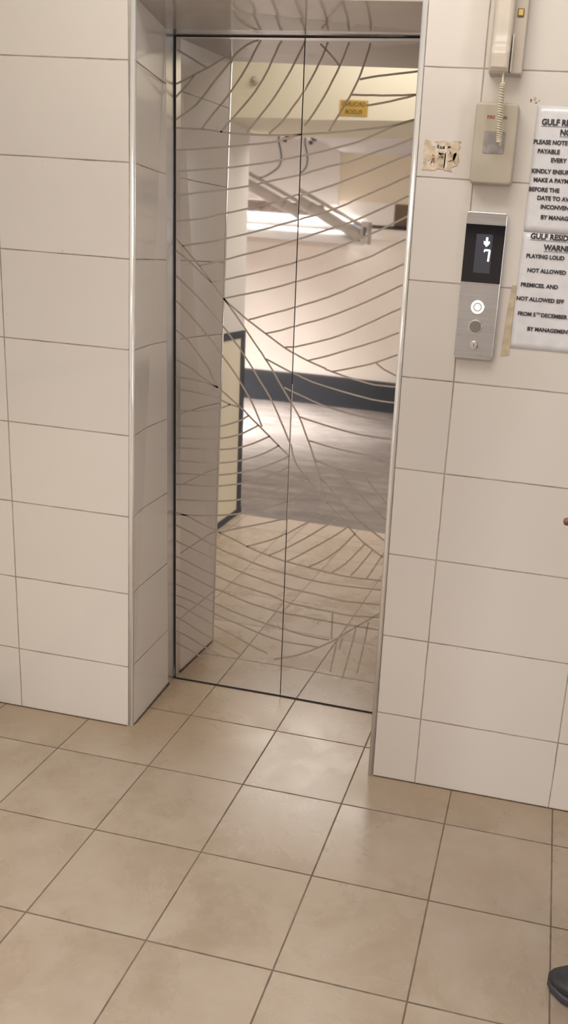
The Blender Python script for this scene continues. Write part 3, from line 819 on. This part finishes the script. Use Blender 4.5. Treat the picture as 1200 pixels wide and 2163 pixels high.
wp = smooth_path([(-1.875, -5.245, 2.61), (-1.872, -5.23, 2.53), (-1.845, -5.215, 2.45), (-1.832, -5.21, 2.37), (-1.85, -5.21, 2.30), (-1.92, -5.215, 2.24), (-2.03, -5.22, 2.185), (-2.12, -5.23, 2.20)], 8)
add_tube(bm, wp, 0.0075, 8)
link('wire', bm, MT['cable'], cc, True)
cc.location += Vector((-0.040, -0.118, 0.016))
dp.location = (0, 0.03, 0)

# sign and detector on the entrance beam
sg = tag(box('floor_sign', (-0.280, -0.143, -1.2, -1.197, 2.151, 2.219), MT['gold']), 'gold GROUND FLOOR sign on the yellow beam, seen reversed in the right door', 'sign')
bm = bmesh.new()
# the sign faces the elevator, so its lettering is turned to +y
text_bm(bm, 'GROUND', 0, 0.0075, 0, 0.0265, 0.012, 1.0, 0.0006, 'CENTER')
text_bm(bm, 'FLOOR', 0, -0.0260, 0, 0.0265, 0.012, 1.0, 0.0006, 'CENTER')
bmesh.ops.transform(bm, matrix=Matrix.Translation((-0.2115, -1.1967, 2.185)) @ Matrix.Rotation(math.pi, 4, 'Z'), verts=bm.verts)
link('lettering', bm, MT['ink'], sg)
bm = bmesh.new()
add_tube(bm, [(-0.632, -1.2, 2.282), (-0.632, -1.190, 2.282), (-0.632, -1.186, 2.282)], [0.020, 0.020, 0.015], 28)
dt = tag(link('bell_button', bm, MT['phone_dark'], None, True), 'small round beige wall button high on the yellow beam', 'button')
bm = bmesh.new()
add_tube(bm, [(-0.632, -1.188, 2.282), (-0.632, -1.181, 2.282)], 0.010, 24)
link('push', bm, MT['box'], dt, True)

# ------------------------------------------------------------------ intercom handset
ic = empty('wall_intercom', (0.695, 0.0, 1.95))
tag(ic, 'beige intercom handset hung on the wall at the top right', 'intercom')
bm = bmesh.new()
plate(bm, rrect(0.664, 0.742, 1.951, 2.175, 0.005), -0.038, -0.0005)
link('base', bm, MT['phone_dark'], ic, False, 0.003, 2)
bm = bmesh.new()
# handset: an earpiece and a mouthpiece joined by a slightly recessed grip
prof = [(1.950, 0.070), (1.958, 0.076), (1.985, 0.078), (2.005, 0.070), (2.03, 0.066), (2.11, 0.066), (2.135, 0.070), (2.155, 0.078), (2.18, 0.076), (2.186, 0.066)]
fine = []
for (za, da), (zb_, db) in zip(prof, prof[1:]):
    for q in range(4):
        t = q / 4
        fine.append((za + (zb_ - za) * t, da + (db - da) * (t * t * (3 - 2 * t))))
fine.append(prof[-1])
rings = []
for z, dpt in fine:
    y0, y1 = -0.040, -dpt
    hw = 0.0215
    rg = []
    for x, y in [(-hw, y0), (-hw, y1 + 0.009), (-hw + 0.003, y1 + 0.003), (-hw + 0.009, y1), (hw - 0.009, y1), (hw - 0.003, y1 + 0.003), (hw, y1 + 0.009), (hw, y0)]:
        rg.append(bm.verts.new((0.6905 + x, y, z)))
    rings.append(rg)
for a, b in zip(rings, rings[1:]):
    for k in range(8):
        bm.faces.new((a[k], a[(k + 1) % 8], b[(k + 1) % 8], b[k]))
bm.faces.new(rings[0][::-1])
bm.faces.new(rings[-1])
hs = link('handset', bm, MT['phone'], ic, False, 0.002, 2)
box('rib', (0.7155, 0.7185, -0.058, -0.038, 1.951, 2.03), MT['phone'], ic, 0.001)
fb = box('call_button', (0.7205, 0.7315, -0.0425, -0.038, 2.072, 2.085), MT['amber'], ic, 0.0015)
bm = bmesh.new()
plate(bm, rrect(0.7185, 0.7335, 2.0695, 2.0875, 0.002), -0.0395, -0.037)
link('button_rim', bm, MT['brownrim'], ic)
# coiled cord hanging from the handset
bm = bmesh.new()
pth = smooth_path([(0.702, -0.060, 1.951), (0.702, -0.062, 1.935), (0.703, -0.066, 1.92), (0.7045, -0.070, 1.87), (0.707, -0.072, 1.80), (0.708, -0.072, 1.792)], 10)
add_tube(bm, pth[:24], 0.0022, 8)
# helix
L = [(0.7025, -0.066, 1.925), (0.7035, -0.069, 1.88), (0.706, -0.071, 1.835), (0.7085, -0.071, 1.797)]
P = smooth_path(L, 40)
hel = []
tot = len(P)
turns = 26
for i, p in enumerate(P):
    for q in range(3):
        f = (i + q / 3) / tot
        a = 2 * math.pi * turns * f
        pp = p.lerp(P[min(i + 1, tot - 1)], q / 3)
        rr = 0.0052 if 0.02 < f else 0.003
        hel.append((pp.x + rr * math.cos(a), pp.y + rr * math.sin(a), pp.z))
add_tube(bm, hel, 0.0019, 6)
# the cord doubles back up behind into the base
bk = smooth_path([(0.7085, -0.071, 1.797), (0.711, -0.064, 1.790), (0.712, -0.055, 1.80), (0.708, -0.050, 1.87), (0.706, -0.046, 1.93), (0.706, -0.03, 1.953)], 8)
add_tube(bm, bk, 0.002, 6)
link('coiled_cord', bm, MT['cord'], ic, True)

# ------------------------------------------------------------------ switch box
sb = empty('switch_box', (0.696, 0, 1.71))
tag(sb, 'grey beige plastic switch box with a small square window, behind the hanging cord', 'switch box')
bm = bmesh.new()
plate(bm, rrect(0.644, 0.746, 1.706, 1.888, 0.010), -0.044, -0.0005)
link('casing', bm, MT['box'], sb, False, 0.006, 3)
bm = bmesh.new()
plate(bm, rrect(0.6695, 0.7205, 1.7745, 1.824, 0.004), -0.0452, -0.0425)
link('window', bm, MT['boxwin'], sb, False, 0.0006, 1)
bm = bmesh.new()
text_bm(bm, 'FIRE', 0.6725, 1.8515, -0.0444, 0.0105, 0.01, 1.0)
link('red_lettering', bm, MT['red'], sb)
bm = bmesh.new()
text_bm(bm, 'MAN', 0.699, 1.8515, -0.0444, 0.0105, 0.01, 0.9)
link('lettering', bm, MT['ink'], sb)

# ------------------------------------------------------------------ torn sticker
bm = bmesh.new()
random.seed(4)


def torn(x0, x1, z0, z1, amp, n=14, sides='TRBL'):
    pts = []
    for i in range(n):
        pts.append((x0 + (x1 - x0) * i / n, z0 + (random.uniform(0, amp) if 'B' in sides else 0)))
    for i in range(n):
        pts.append((x1 - (random.uniform(0, amp) if 'R' in sides else 0), z0 + (z1 - z0) * i / n))
    for i in range(n):
        pts.append((x1 - (x1 - x0) * i / n, z1 - (random.uniform(0, amp) if 'T' in sides else 0)))
    for i in range(n):
        pts.append((x0 + (random.uniform(0, amp) if 'L' in sides else 0), z1 - (z1 - z0) * i / n))
    return pts


st = torn(0.5195, 0.612, 1.733, 1.806, 0.006)
st = [(x - (0.014 if (z < 1.748 and x > 0.595) else 0), z) for x, z in st]
plate(bm, st, -0.0012, -0.0002)
sk = tag(link('torn_sticker', bm, MT['paste']), 'torn brownish sticker remains on the tiles left of the switch box', 'sticker')
bm = bmesh.new()
plate(bm, torn(0.538, 0.556, 1.788, 1.801, 0.004, 6), -0.0016, -0.0011)
plate(bm, torn(0.548, 0.580, 1.775, 1.790, 0.004, 8), -0.0016, -0.0011)
plate(bm, torn(0.573, 0.582, 1.737, 1.776, 0.004, 8), -0.0016, -0.0011)
plate(bm, torn(0.530, 0.552, 1.741, 1.757, 0.005, 8), -0.0016, -0.0011)
link('white_patch', bm, MT['paste2'], sk)
bm = bmesh.new()
plate(bm, torn(0.556, 0.574, 1.760, 1.776, 0.006, 8), -0.0019, -0.0015)
plate(bm, torn(0.584, 0.603, 1.752, 1.782, 0.009, 8), -0.0019, -0.0011)
plate(bm, torn(0.541, 0.552, 1.757, 1.772, 0.004, 6), -0.0019, -0.0011)
plate(bm, torn(0.560, 0.572, 1.743, 1.751, 0.003, 6), -0.0019, -0.0011)
link('glue_stain', bm, MT['paste3'], sk)
bm = bmesh.new()
for x0, x1, z0, z1 in ((0.553, 0.5585, 1.7865, 1.794), (0.560, 0.565, 1.7855, 1.7915), (0.5665, 0.573, 1.787, 1.7915), (0.5785, 0.588, 1.787, 1.7925), (0.5535, 0.573, 1.785, 1.7875)):
    plate(bm, torn(x0, x1, z0, z1, 0.0018, 4), -0.0023, -0.0011)
link('ink_mark', bm, MT['ink'], sk)
bm = bmesh.new()
for x0, x1, z0, z1 in ((0.543, 0.549, 1.756, 1.763), (0.5405, 0.5445, 1.7515, 1.756), (0.5385, 0.5425, 1.7475, 1.751)):
    plate(bm, torn(x0, x1, z0, z1, 0.0018, 4), -0.0023, -0.0011)
link('red_mark', bm, MT['red'], sk)

# ------------------------------------------------------------------ call panel
cp = empty('call_panel', (0.6945, 0, 1.283))
tag(cp, 'brushed steel elevator call panel with a black floor display showing 7', 'call panel')
bm = bmesh.new()
plate(bm, rrect(0.6445, 0.7445, 1.284, 1.643, 0.007), -0.018, -0.0005)
link('faceplate', bm, MT['steel'], cp, False, 0.0015, 2)
bm = bmesh.new()
plate(bm, [(0.6455, 1.4745), (0.7435, 1.4745), (0.7435, 1.614), (0.6455, 1.614)], -0.0192, -0.0165)
ds = link('display', bm, MT['glassblack'], cp, False, 0.0004, 1)
bm = bmesh.new()
plate(bm, [(0.6735, 1.4985), (0.7145, 1.4985), (0.7145, 1.5915), (0.6735, 1.5915)], -0.0196, -0.019)
link('screen', bm, MT['lcd'], ds)
bm = bmesh.new()
plate(bm, [(0.7005, 1.5615), (0.7080, 1.5695), (0.7080, 1.5755), (0.7032, 1.5745), (0.7032, 1.5845), (0.6978, 1.5845), (0.6978, 1.5745), (0.6930, 1.5755), (0.6930, 1.5695)], -0.0202, -0.0194)
link('down_arrow', bm, MT['glow'], ds)
bm = bmesh.new()
plate(bm, [(0.7060, 1.527), (0.7105, 1.527), (0.7120, 1.553), (0.7100, 1.5562), (0.6965, 1.5562), (0.6950, 1.5490), (0.6975, 1.5490), (0.6985, 1.5515), (0.7072, 1.5515)], -0.0202, -0.0194)
link('floor_number', bm, MT['glow'], ds)


def disc(name, cx, cz, r, y0, y1, m, parent, bev=0.0008):
    bm = bmesh.new()
    plate(bm, circle(cx, cz, r), y0, y1)
    return link(name, bm, m, parent, False, bev, 2)


def ring(name, cx, cz, r0, r1, y0, y1, m, parent):
    bm = bmesh.new()
    n = 48
    vs = []
    for k in range(n):
        t = 2 * math.pi * k / n
        c, s = math.cos(t), math.sin(t)
        vs.append([bm.verts.new((cx + r * c, y, cz + r * s)) for r, y in ((r0, y1), (r0, y0), (r1, y0), (r1, y1))])
    for k in range(n):
        a, b = vs[k], vs[(k + 1) % n]
        for q in range(4):
            bm.faces.new((a[q], b[q], b[(q + 1) % 4], a[(q + 1) % 4]))
    return link(name, bm, m, parent)


b1 = disc('call_button', 0.694, 1.4145, 0.0175, -0.0195, -0.0175, MT['chrome'], cp)
ring('glowing_ring', 0.694, 1.4145, 0.0112, 0.0165, -0.0206, -0.0190, MT['ring'], b1)
disc('glowing_core', 0.694, 1.4145, 0.0078, -0.0206, -0.0190, MT['ring'], b1, 0)
b2 = disc('bezel_button', 0.6935, 1.3655, 0.0175, -0.0215, -0.0175, MT['chrome'], cp)
disc('push', 0.6935, 1.3655, 0.0150, -0.0228, -0.0200, MT['grey_btn'], b2)
b3 = disc('key_switch', 0.6945, 1.3195, 0.0105, -0.0225, -0.0175, MT['chrome'], cp, 0.002)
disc('keyhole_plug', 0.6945, 1.3195, 0.0058, -0.0236, -0.0215, MT['chrome'], b3)
box('key_slot', (0.6937, 0.6953, -0.0239, -0.0225, 1.3155, 1.3235), MT['black'], b3)

# ------------------------------------------------------------------ paper notices
def notice(name, x0, x1, z0, z1, label, lines):
    bm = bmesh.new()
    nx, nz = 14, 18
    g = {}
    for i in range(nx + 1):
        for j in range(nz + 1):
            x = x0 + (x1 - x0) * i / nx
            z = z0 + (z1 - z0) * j / nz
            y = -0.0018 - 0.0008 * noise.noise(Vector((x * 14, z * 14, 3.1)))
            g[i, j] = bm.verts.new((x, y, z))
    for i in range(nx):
        for j in range(nz):
            bm.faces.new((g[i, j], g[i + 1, j], g[i + 1, j + 1], g[i, j + 1]))
    o = link(name, bm, MT['paper'], None, True)
    md = o.modifiers.new('thickness', 'SOLIDIFY')
    md.thickness = 0.0006
    md.offset = 1
    tag(o, label, 'notice', 'paper notices beside the call panel')
    for words in lines:
        bm = bmesh.new()
        for s, x, z, size, sx, ul in (words if isinstance(words, list) else [words]):
            text_bm(bm, s, x, z, -0.0034, size, 0.036, sx, 0.0002)
            if ul:
                add_box(bm, x, x + ul, -0.0034, -0.0032, z - 0.0035, z - 0.0025)
        link('text_line', bm, MT['ink'], o)
    return o


H1, H2 = 0.0185, 0.0135
notice('paper_notice', 0.787, 0.997, 1.606, 1.893, 'upper white paper notice headed NOTICE, taped right of the switch box',
       [('GULF RESIDENCE', 0.800, 1.8505, H1, 0.95, 0.165), ('NOTICE', 0.846, 1.829, H1, 0.95, 0.075),
        ('PLEASE NOTE', 0.786, 1.8075, H2, 0.98, 0), ('PAYABLE', 0.798, 1.7870, H2, 0.98, 0),
        ('EVERY', 0.832, 1.768, H2, 0.98, 0), ('KINDLY ENSURE', 0.789, 1.742, H2, 0.98, 0), ('MAKE A PAYMENT', 0.796, 1.722, H2, 0.98, 0),
        ('BEFORE THE', 0.7875, 1.700, H2, 0.98, 0), ('DATE TO AVOID', 0.810, 1.681, H2, 0.98, 0), ('INCONVENIENCE', 0.8205, 1.661, H2, 0.98, 0),
        ('BY MANAGEMENT', 0.824, 1.637, H2, 0.98, 0)])
notice('paper_notice', 0.786, 0.997, 1.320, 1.604, 'lower white paper notice headed WARNING, right of the call panel',
       [('GULF RESIDENCE', 0.805, 1.590, H1, 0.95, 0.165), ('WARNING', 0.841, 1.565, H1, 0.95, 0.08),
        ('PLAYING LOUD', 0.800, 1.544, H2, 0.98, 0), ('NOT ALLOWED', 0.8065, 1.510, H2, 0.98, 0),
        ('PREMICES. AND', 0.7945, 1.474, H2, 0.98, 0), ('NOT ALLOWED EFF', 0.7875, 1.440, H2, 0.98, 0),
        [('FROM 5', 0.795, 1.403, H2, 0.98, 0), ('TH', 0.8415, 1.4085, H2 * 0.55, 1.0, 0), ('DECEMBER', 0.8535, 1.403, H2, 0.98, 0)], ('BY MANAGEMENT', 0.8235, 1.367, H2, 0.98, 0)])
bm = bmesh.new()
plate(bm, [(0.7635, 1.2965), (0.786, 1.300), (0.7855, 1.312), (0.784, 1.40), (0.785, 1.475), (0.7735, 1.475), (0.7675, 1.40)], -0.0012, -0.0002)
tag(link('tape_strip', bm, MT['tape']), 'yellowed tape strip between the call panel and the lower notice', 'tape')
bm = bmesh.new()
for x0, x1, z0, z1 in ((0.766, 0.771, 1.899, 1.907), (0.7745, 0.781, 1.903, 1.911), (0.785, 0.7905, 1.901, 1.906), (0.779, 0.784, 1.897, 1.9)):
    plate(bm, torn(x0, x1, z0, z1, 0.002, 5), -0.001, -0.0001)
tag(link('glue_residue', bm, MT['tape']), 'small patch of glue residue above the upper notice', 'glue residue')

# ------------------------------------------------------------------ person at the right edge, facing left


def skin_mesh(name, verts, edges, radii, m, parent=None, sub=2):
    me = bpy.data.meshes.new(name)
    me.from_pydata([Vector(v) for v in verts], edges, [])
    o = bpy.data.objects.new(name, me)
    C.objects.link(o)
    md = o.modifiers.new('skin', 'SKIN')
    md.use_smooth_shade = True
    for i, v in enumerate(me.skin_vertices[0].data):
        r = radii[i]
        v.radius = (r, r) if not isinstance(r, tuple) else r
        v.use_root = (i == 0)
    sd = o.modifiers.new('sub', 'SUBSURF')
    sd.levels = sub
    sd.render_levels = sub
    me.materials.append(m)
    dg = bpy.context.evaluated_depsgraph_get()
    me2 = bpy.data.meshes.new_from_object(o.evaluated_get(dg))
    o.modifiers.clear()
    o.data = me2
    me2.materials.clear()
    me2.materials.append(m)
    bpy.data.meshes.remove(me)
    if parent:
        o.parent = parent
        o.matrix_parent_inverse = Matrix.Translation(-parent.location)
    return o


class Sk:
    def __init__(s):
        s.v, s.e, s.r = [], [], []

    def add(s, p, r, prev=None):
        s.v.append(p)
        s.r.append(r)
        i = len(s.v) - 1
        if prev is not None:
            s.e.append((prev, i))
        return i

    def chain(s, prev, *prs):
        for p, r in prs:
            prev = s.add(p, r, prev)
        return prev


BX, YN, YF = 1.27, -0.90, -0.645      # body axis, near (left) and far (right) side: the figure faces -x
pe = empty('person', (BX, -0.77, 0))
tag(pe, 'person in dark clothes standing at the right edge, only shoe tip and finger in view', 'person')
k = Sk()
yc = (YN + YF) / 2
hip = k.add((BX + 0.01, yc, 0.93), (0.10, 0.14))
for y in (YN + 0.03, YF - 0.03):
    k.chain(hip, ((BX, y, 0.86), 0.085), ((BX - 0.01, y, 0.68), 0.072), ((BX - 0.005, y, 0.49), 0.056), ((BX + 0.01, y, 0.36), 0.055), ((BX + 0.03, y, 0.11), 0.038), ((BX + 0.02, y, 0.06), 0.036))
chest = k.chain(hip, ((BX + 0.01, yc, 1.05), (0.095, 0.13)), ((BX, yc, 1.22), (0.105, 0.15)), ((BX + 0.01, yc, 1.37), (0.085, 0.14)))
neck = k.chain(chest, ((BX + 0.012, yc, 1.455), 0.056), ((BX + 0.012, yc, 1.505), 0.050), ((BX - 0.044, yc, 1.562), 0.060), ((BX - 0.022, yc, 1.62), 0.092), ((BX - 0.012, yc, 1.69), 0.098), ((BX - 0.008, yc, 1.74), 0.070))
# near arm hangs
na = k.chain(chest, ((BX + 0.01, YN - 0.05, 1.36), 0.055), ((BX + 0.02, YN - 0.085, 1.10), 0.042), ((BX - 0.02, YN - 0.09, 0.88), 0.030))
pn = k.chain(na, ((BX - 0.035, YN - 0.09, 0.82), 0.030))
for dy, L in ((-0.024, 0.07), (-0.008, 0.08), (0.008, 0.077), (0.024, 0.06)):
    k.chain(pn, ((BX - 0.045 + dy, YN - 0.09, 0.79), 0.010), ((BX - 0.055 + dy, YN - 0.088, 0.79 - L * 0.6), 0.009), ((BX - 0.058 + dy, YN - 0.082, 0.79 - L), 0.007))
k.chain(pn, ((BX - 0.07, YN - 0.085, 0.83), 0.011), ((BX - 0.085, YN - 0.075, 0.79), 0.009))
# far arm bent forward, fingers reaching to the frame edge
HX, HY, HZ = 0.9500, -0.60, 1.055
fa = k.chain(chest, ((BX + 0.01, YF + 0.05, 1.36), 0.055), ((BX + 0.015, YF + 0.085, 1.10), 0.042), ((HX + 0.155, HY + 0.005, 1.065), 0.028))
pf = k.chain(fa, ((HX + 0.095, HY, HZ + 0.005), 0.030))
for q, (dy, dz, L) in enumerate(((-0.030, 0.004, 0.066), (-0.010, 0.003, 0.082), (0.010, 0.000, 0.076), (0.028, -0.004, 0.058))):
    tip = HX + 0.082 - L
    k.chain(pf, ((HX + 0.066, HY + dy, HZ + dz), 0.0100), ((tip + 0.020, HY + dy * 0.9, HZ + dz), 0.0092), ((tip, HY + dy * 0.8, HZ + dz - 0.004), 0.0078))
k.chain(pf, ((HX + 0.085, HY - 0.035, HZ + 0.028), 0.011), ((HX + 0.055, HY - 0.045, HZ + 0.030), 0.009))
bd = skin_mesh('body', k.v, k.e, k.r, MT['skin'], pe)
# hair, eyes, ears, nose and mouth as parts of the figure
bm = bmesh.new()
HC = Vector((BX - 0.004, yc, 1.672))
bmesh.ops.create_uvsphere(bm, u_segments=40, v_segments=28, radius=0.1)
for v in bm.verts:
    v.co.x *= 1.06
    v.co.y *= 0.98
    v.co.z *= 1.04
    v.co += HC
bmesh.ops.bisect_plane(bm, geom=bm.verts[:] + bm.edges[:] + bm.faces[:], plane_co=HC + Vector((-0.09, 0, 0.042)), plane_no=Vector((0.50, 0, 0.87)), clear_inner=True)
hr = link('hair', bm, MT['hair'], pe, True)
md = hr.modifiers.new('thickness', 'SOLIDIFY')
md.thickness = 0.012
md.offset = -1
FX = BX - 0.100
bm = bmesh.new()
add_tube(bm, smooth_path([(FX + 0.012, yc, 1.668), (FX - 0.006, yc, 1.650), (FX - 0.016, yc, 1.632), (FX + 0.004, yc, 1.622)], 4), [0.006] * 4 + [0.008] * 4 + [0.011] * 4 + [0.008], 12)
link('nose', bm, MT['skin'], pe, True)
for s_ in (-1, 1):
    bm = bmesh.new()
    bmesh.ops.create_uvsphere(bm, u_segments=16, v_segments=10, radius=0.0105, matrix=Matrix.Translation((FX + 0.012, yc + s_ * 0.031, 1.664)) @ Matrix.Diagonal((1, 1.25, 0.75, 1)))
    ey = link('eye', bm, MT['white'], pe, True)
    bm = bmesh.new()
    bmesh.ops.create_uvsphere(bm, u_segments=12, v_segments=8, radius=0.0055, matrix=Matrix.Translation((FX + 0.0055, yc + s_ * 0.031, 1.664)))
    link('iris', bm, MT['hair'], ey, True)
    bm = bmesh.new()
    add_tube(bm, smooth_path([(FX + 0.012, yc + s_ * 0.014, 1.678), (FX + 0.007, yc + s_ * 0.031, 1.683), (FX + 0.018, yc + s_ * 0.048, 1.678)], 4), 0.0035, 8)
    link('eyebrow', bm, MT['hair'], pe, True)
    bm = bmesh.new()
    add_tube(bm, [(BX - 0.004, yc + s_ * 0.084, 1.618), (BX + 0.002, yc + s_ * 0.093, 1.640), (BX + 0.006, yc + s_ * 0.094, 1.668)], [0.008, 0.014, 0.010], 12)
    link('ear', bm, MT['skin'], pe, True)
bm = bmesh.new()
add_tube(bm, smooth_path([(FX + 0.018, yc - 0.023, 1.594), (FX + 0.004, yc, 1.593), (FX + 0.018, yc + 0.023, 1.594)], 5), [0.003] + [0.0055] * 9 + [0.003], 10)
link('mouth', bm, MT['lip'], pe, True)
k = Sk()
a = k.add((BX + 0.01, yc, 0.87), (0.132, 0.172))
ch = k.chain(a, ((BX + 0.01, yc, 1.0), (0.122, 0.158)), ((BX, yc, 1.20), (0.124, 0.172)), ((BX + 0.01, yc, 1.365), (0.112, 0.172)))
k.chain(ch, ((BX + 0.012, yc, 1.462), 0.084))
k.chain(ch, ((BX + 0.01, YN - 0.05, 1.370), 0.070), ((BX + 0.018, YN - 0.078, 1.16), 0.060))
k.chain(ch, ((BX + 0.01, YF + 0.05, 1.370), 0.070), ((BX + 0.014, YF + 0.078, 1.16), 0.060))
skin_mesh('shirt', k.v, k.e, k.r, MT['cloth'], pe)
k = Sk()
hip = k.add((BX + 0.01, yc, 0.95), (0.115, 0.155))
k.chain(hip, ((BX + 0.01, yc, 1.02), (0.108, 0.15)))
for y in (YN + 0.03, YF - 0.03):
    k.chain(hip, ((BX, y, 0.86), 0.098), ((BX - 0.01, y, 0.68), 0.086), ((BX - 0.005, y, 0.49), 0.072), ((BX + 0.012, y, 0.32), 0.068), ((BX + 0.03, y, 0.065), 0.062))
skin_mesh('trousers', k.v, k.e, k.r, MT['jean'], pe)


def shoe(tx, ty, yaw_):
    """toe tip at (tx, ty); heel towards +x"""
    secs = [(0.000, 0.004, 0.030, 0.006), (0.010, 0.020, 0.036, 0.004), (0.035, 0.036, 0.044, 0.002), (0.075, 0.046, 0.054, 0.0), (0.120, 0.046, 0.068, 0.0), (0.165, 0.040, 0.085, 0.0), (0.215, 0.037, 0.092, 0.0), (0.262, 0.034, 0.092, 0.0), (0.285, 0.022, 0.088, 0.0)]
    R = Matrix.Translation((tx, ty, 0)) @ Matrix.Rotation(yaw_, 4, 'Z')
    out = []
    for nm, lo_, hi_, gx, m in (('sole', 0.001, 0.020, 1.04, MT['sole']), ('shoe_upper', 0.018, 1.0, 1.0, MT['shoe'])):
        bm = bmesh.new()
        rings = []
        for sx, hw, h, lift in secs:
            zt = min(h, hi_) if nm == 'sole' else h
            hw *= gx
            rg = []
            for q in range(20):
                t = 2 * math.pi * q / 20
                cy, sz = math.cos(t), math.sin(t)
                if nm == 'sole':
                    y, z = hw * max(-1, min(1, cy * 1.25)), (lo_ + lift + (zt - lo_) * (0.5 + 0.5 * max(-1, min(1, sz * 1.4))))
                else:
                    y = hw * (abs(cy) ** 0.75) * (1 if cy > 0 else -1)
                    z = 0.016 + lift + (zt - 0.016) * (0.5 + 0.5 * (abs(sz) ** 0.8) * (1 if sz > 0 else -1))
                rg.append(bm.verts.new(R @ Vector((sx, y, z))))
            rings.append(rg)
        for a, b in zip(rings, rings[1:]):
            for q in range(20):
                bm.faces.new((a[q], a[(q + 1) % 20], b[(q + 1) % 20], b[q]))
        bm.faces.new(rings[0][::-1])
        bm.faces.new(rings[-1])
        out.append(link(nm if nm == 'sole' else 'shoe', bm, m, pe, True))
    out[0].parent = out[1]
    out[0].matrix_parent_inverse = Matrix()
    out[1].matrix_parent_inverse = Matrix.Translation(-pe.location)
    out[0].matrix_parent_inverse = Matrix.Identity(4)


shoe(1.052, -0.638, math.radians(-8))
shoe(1.075, -0.885, math.radians(4))
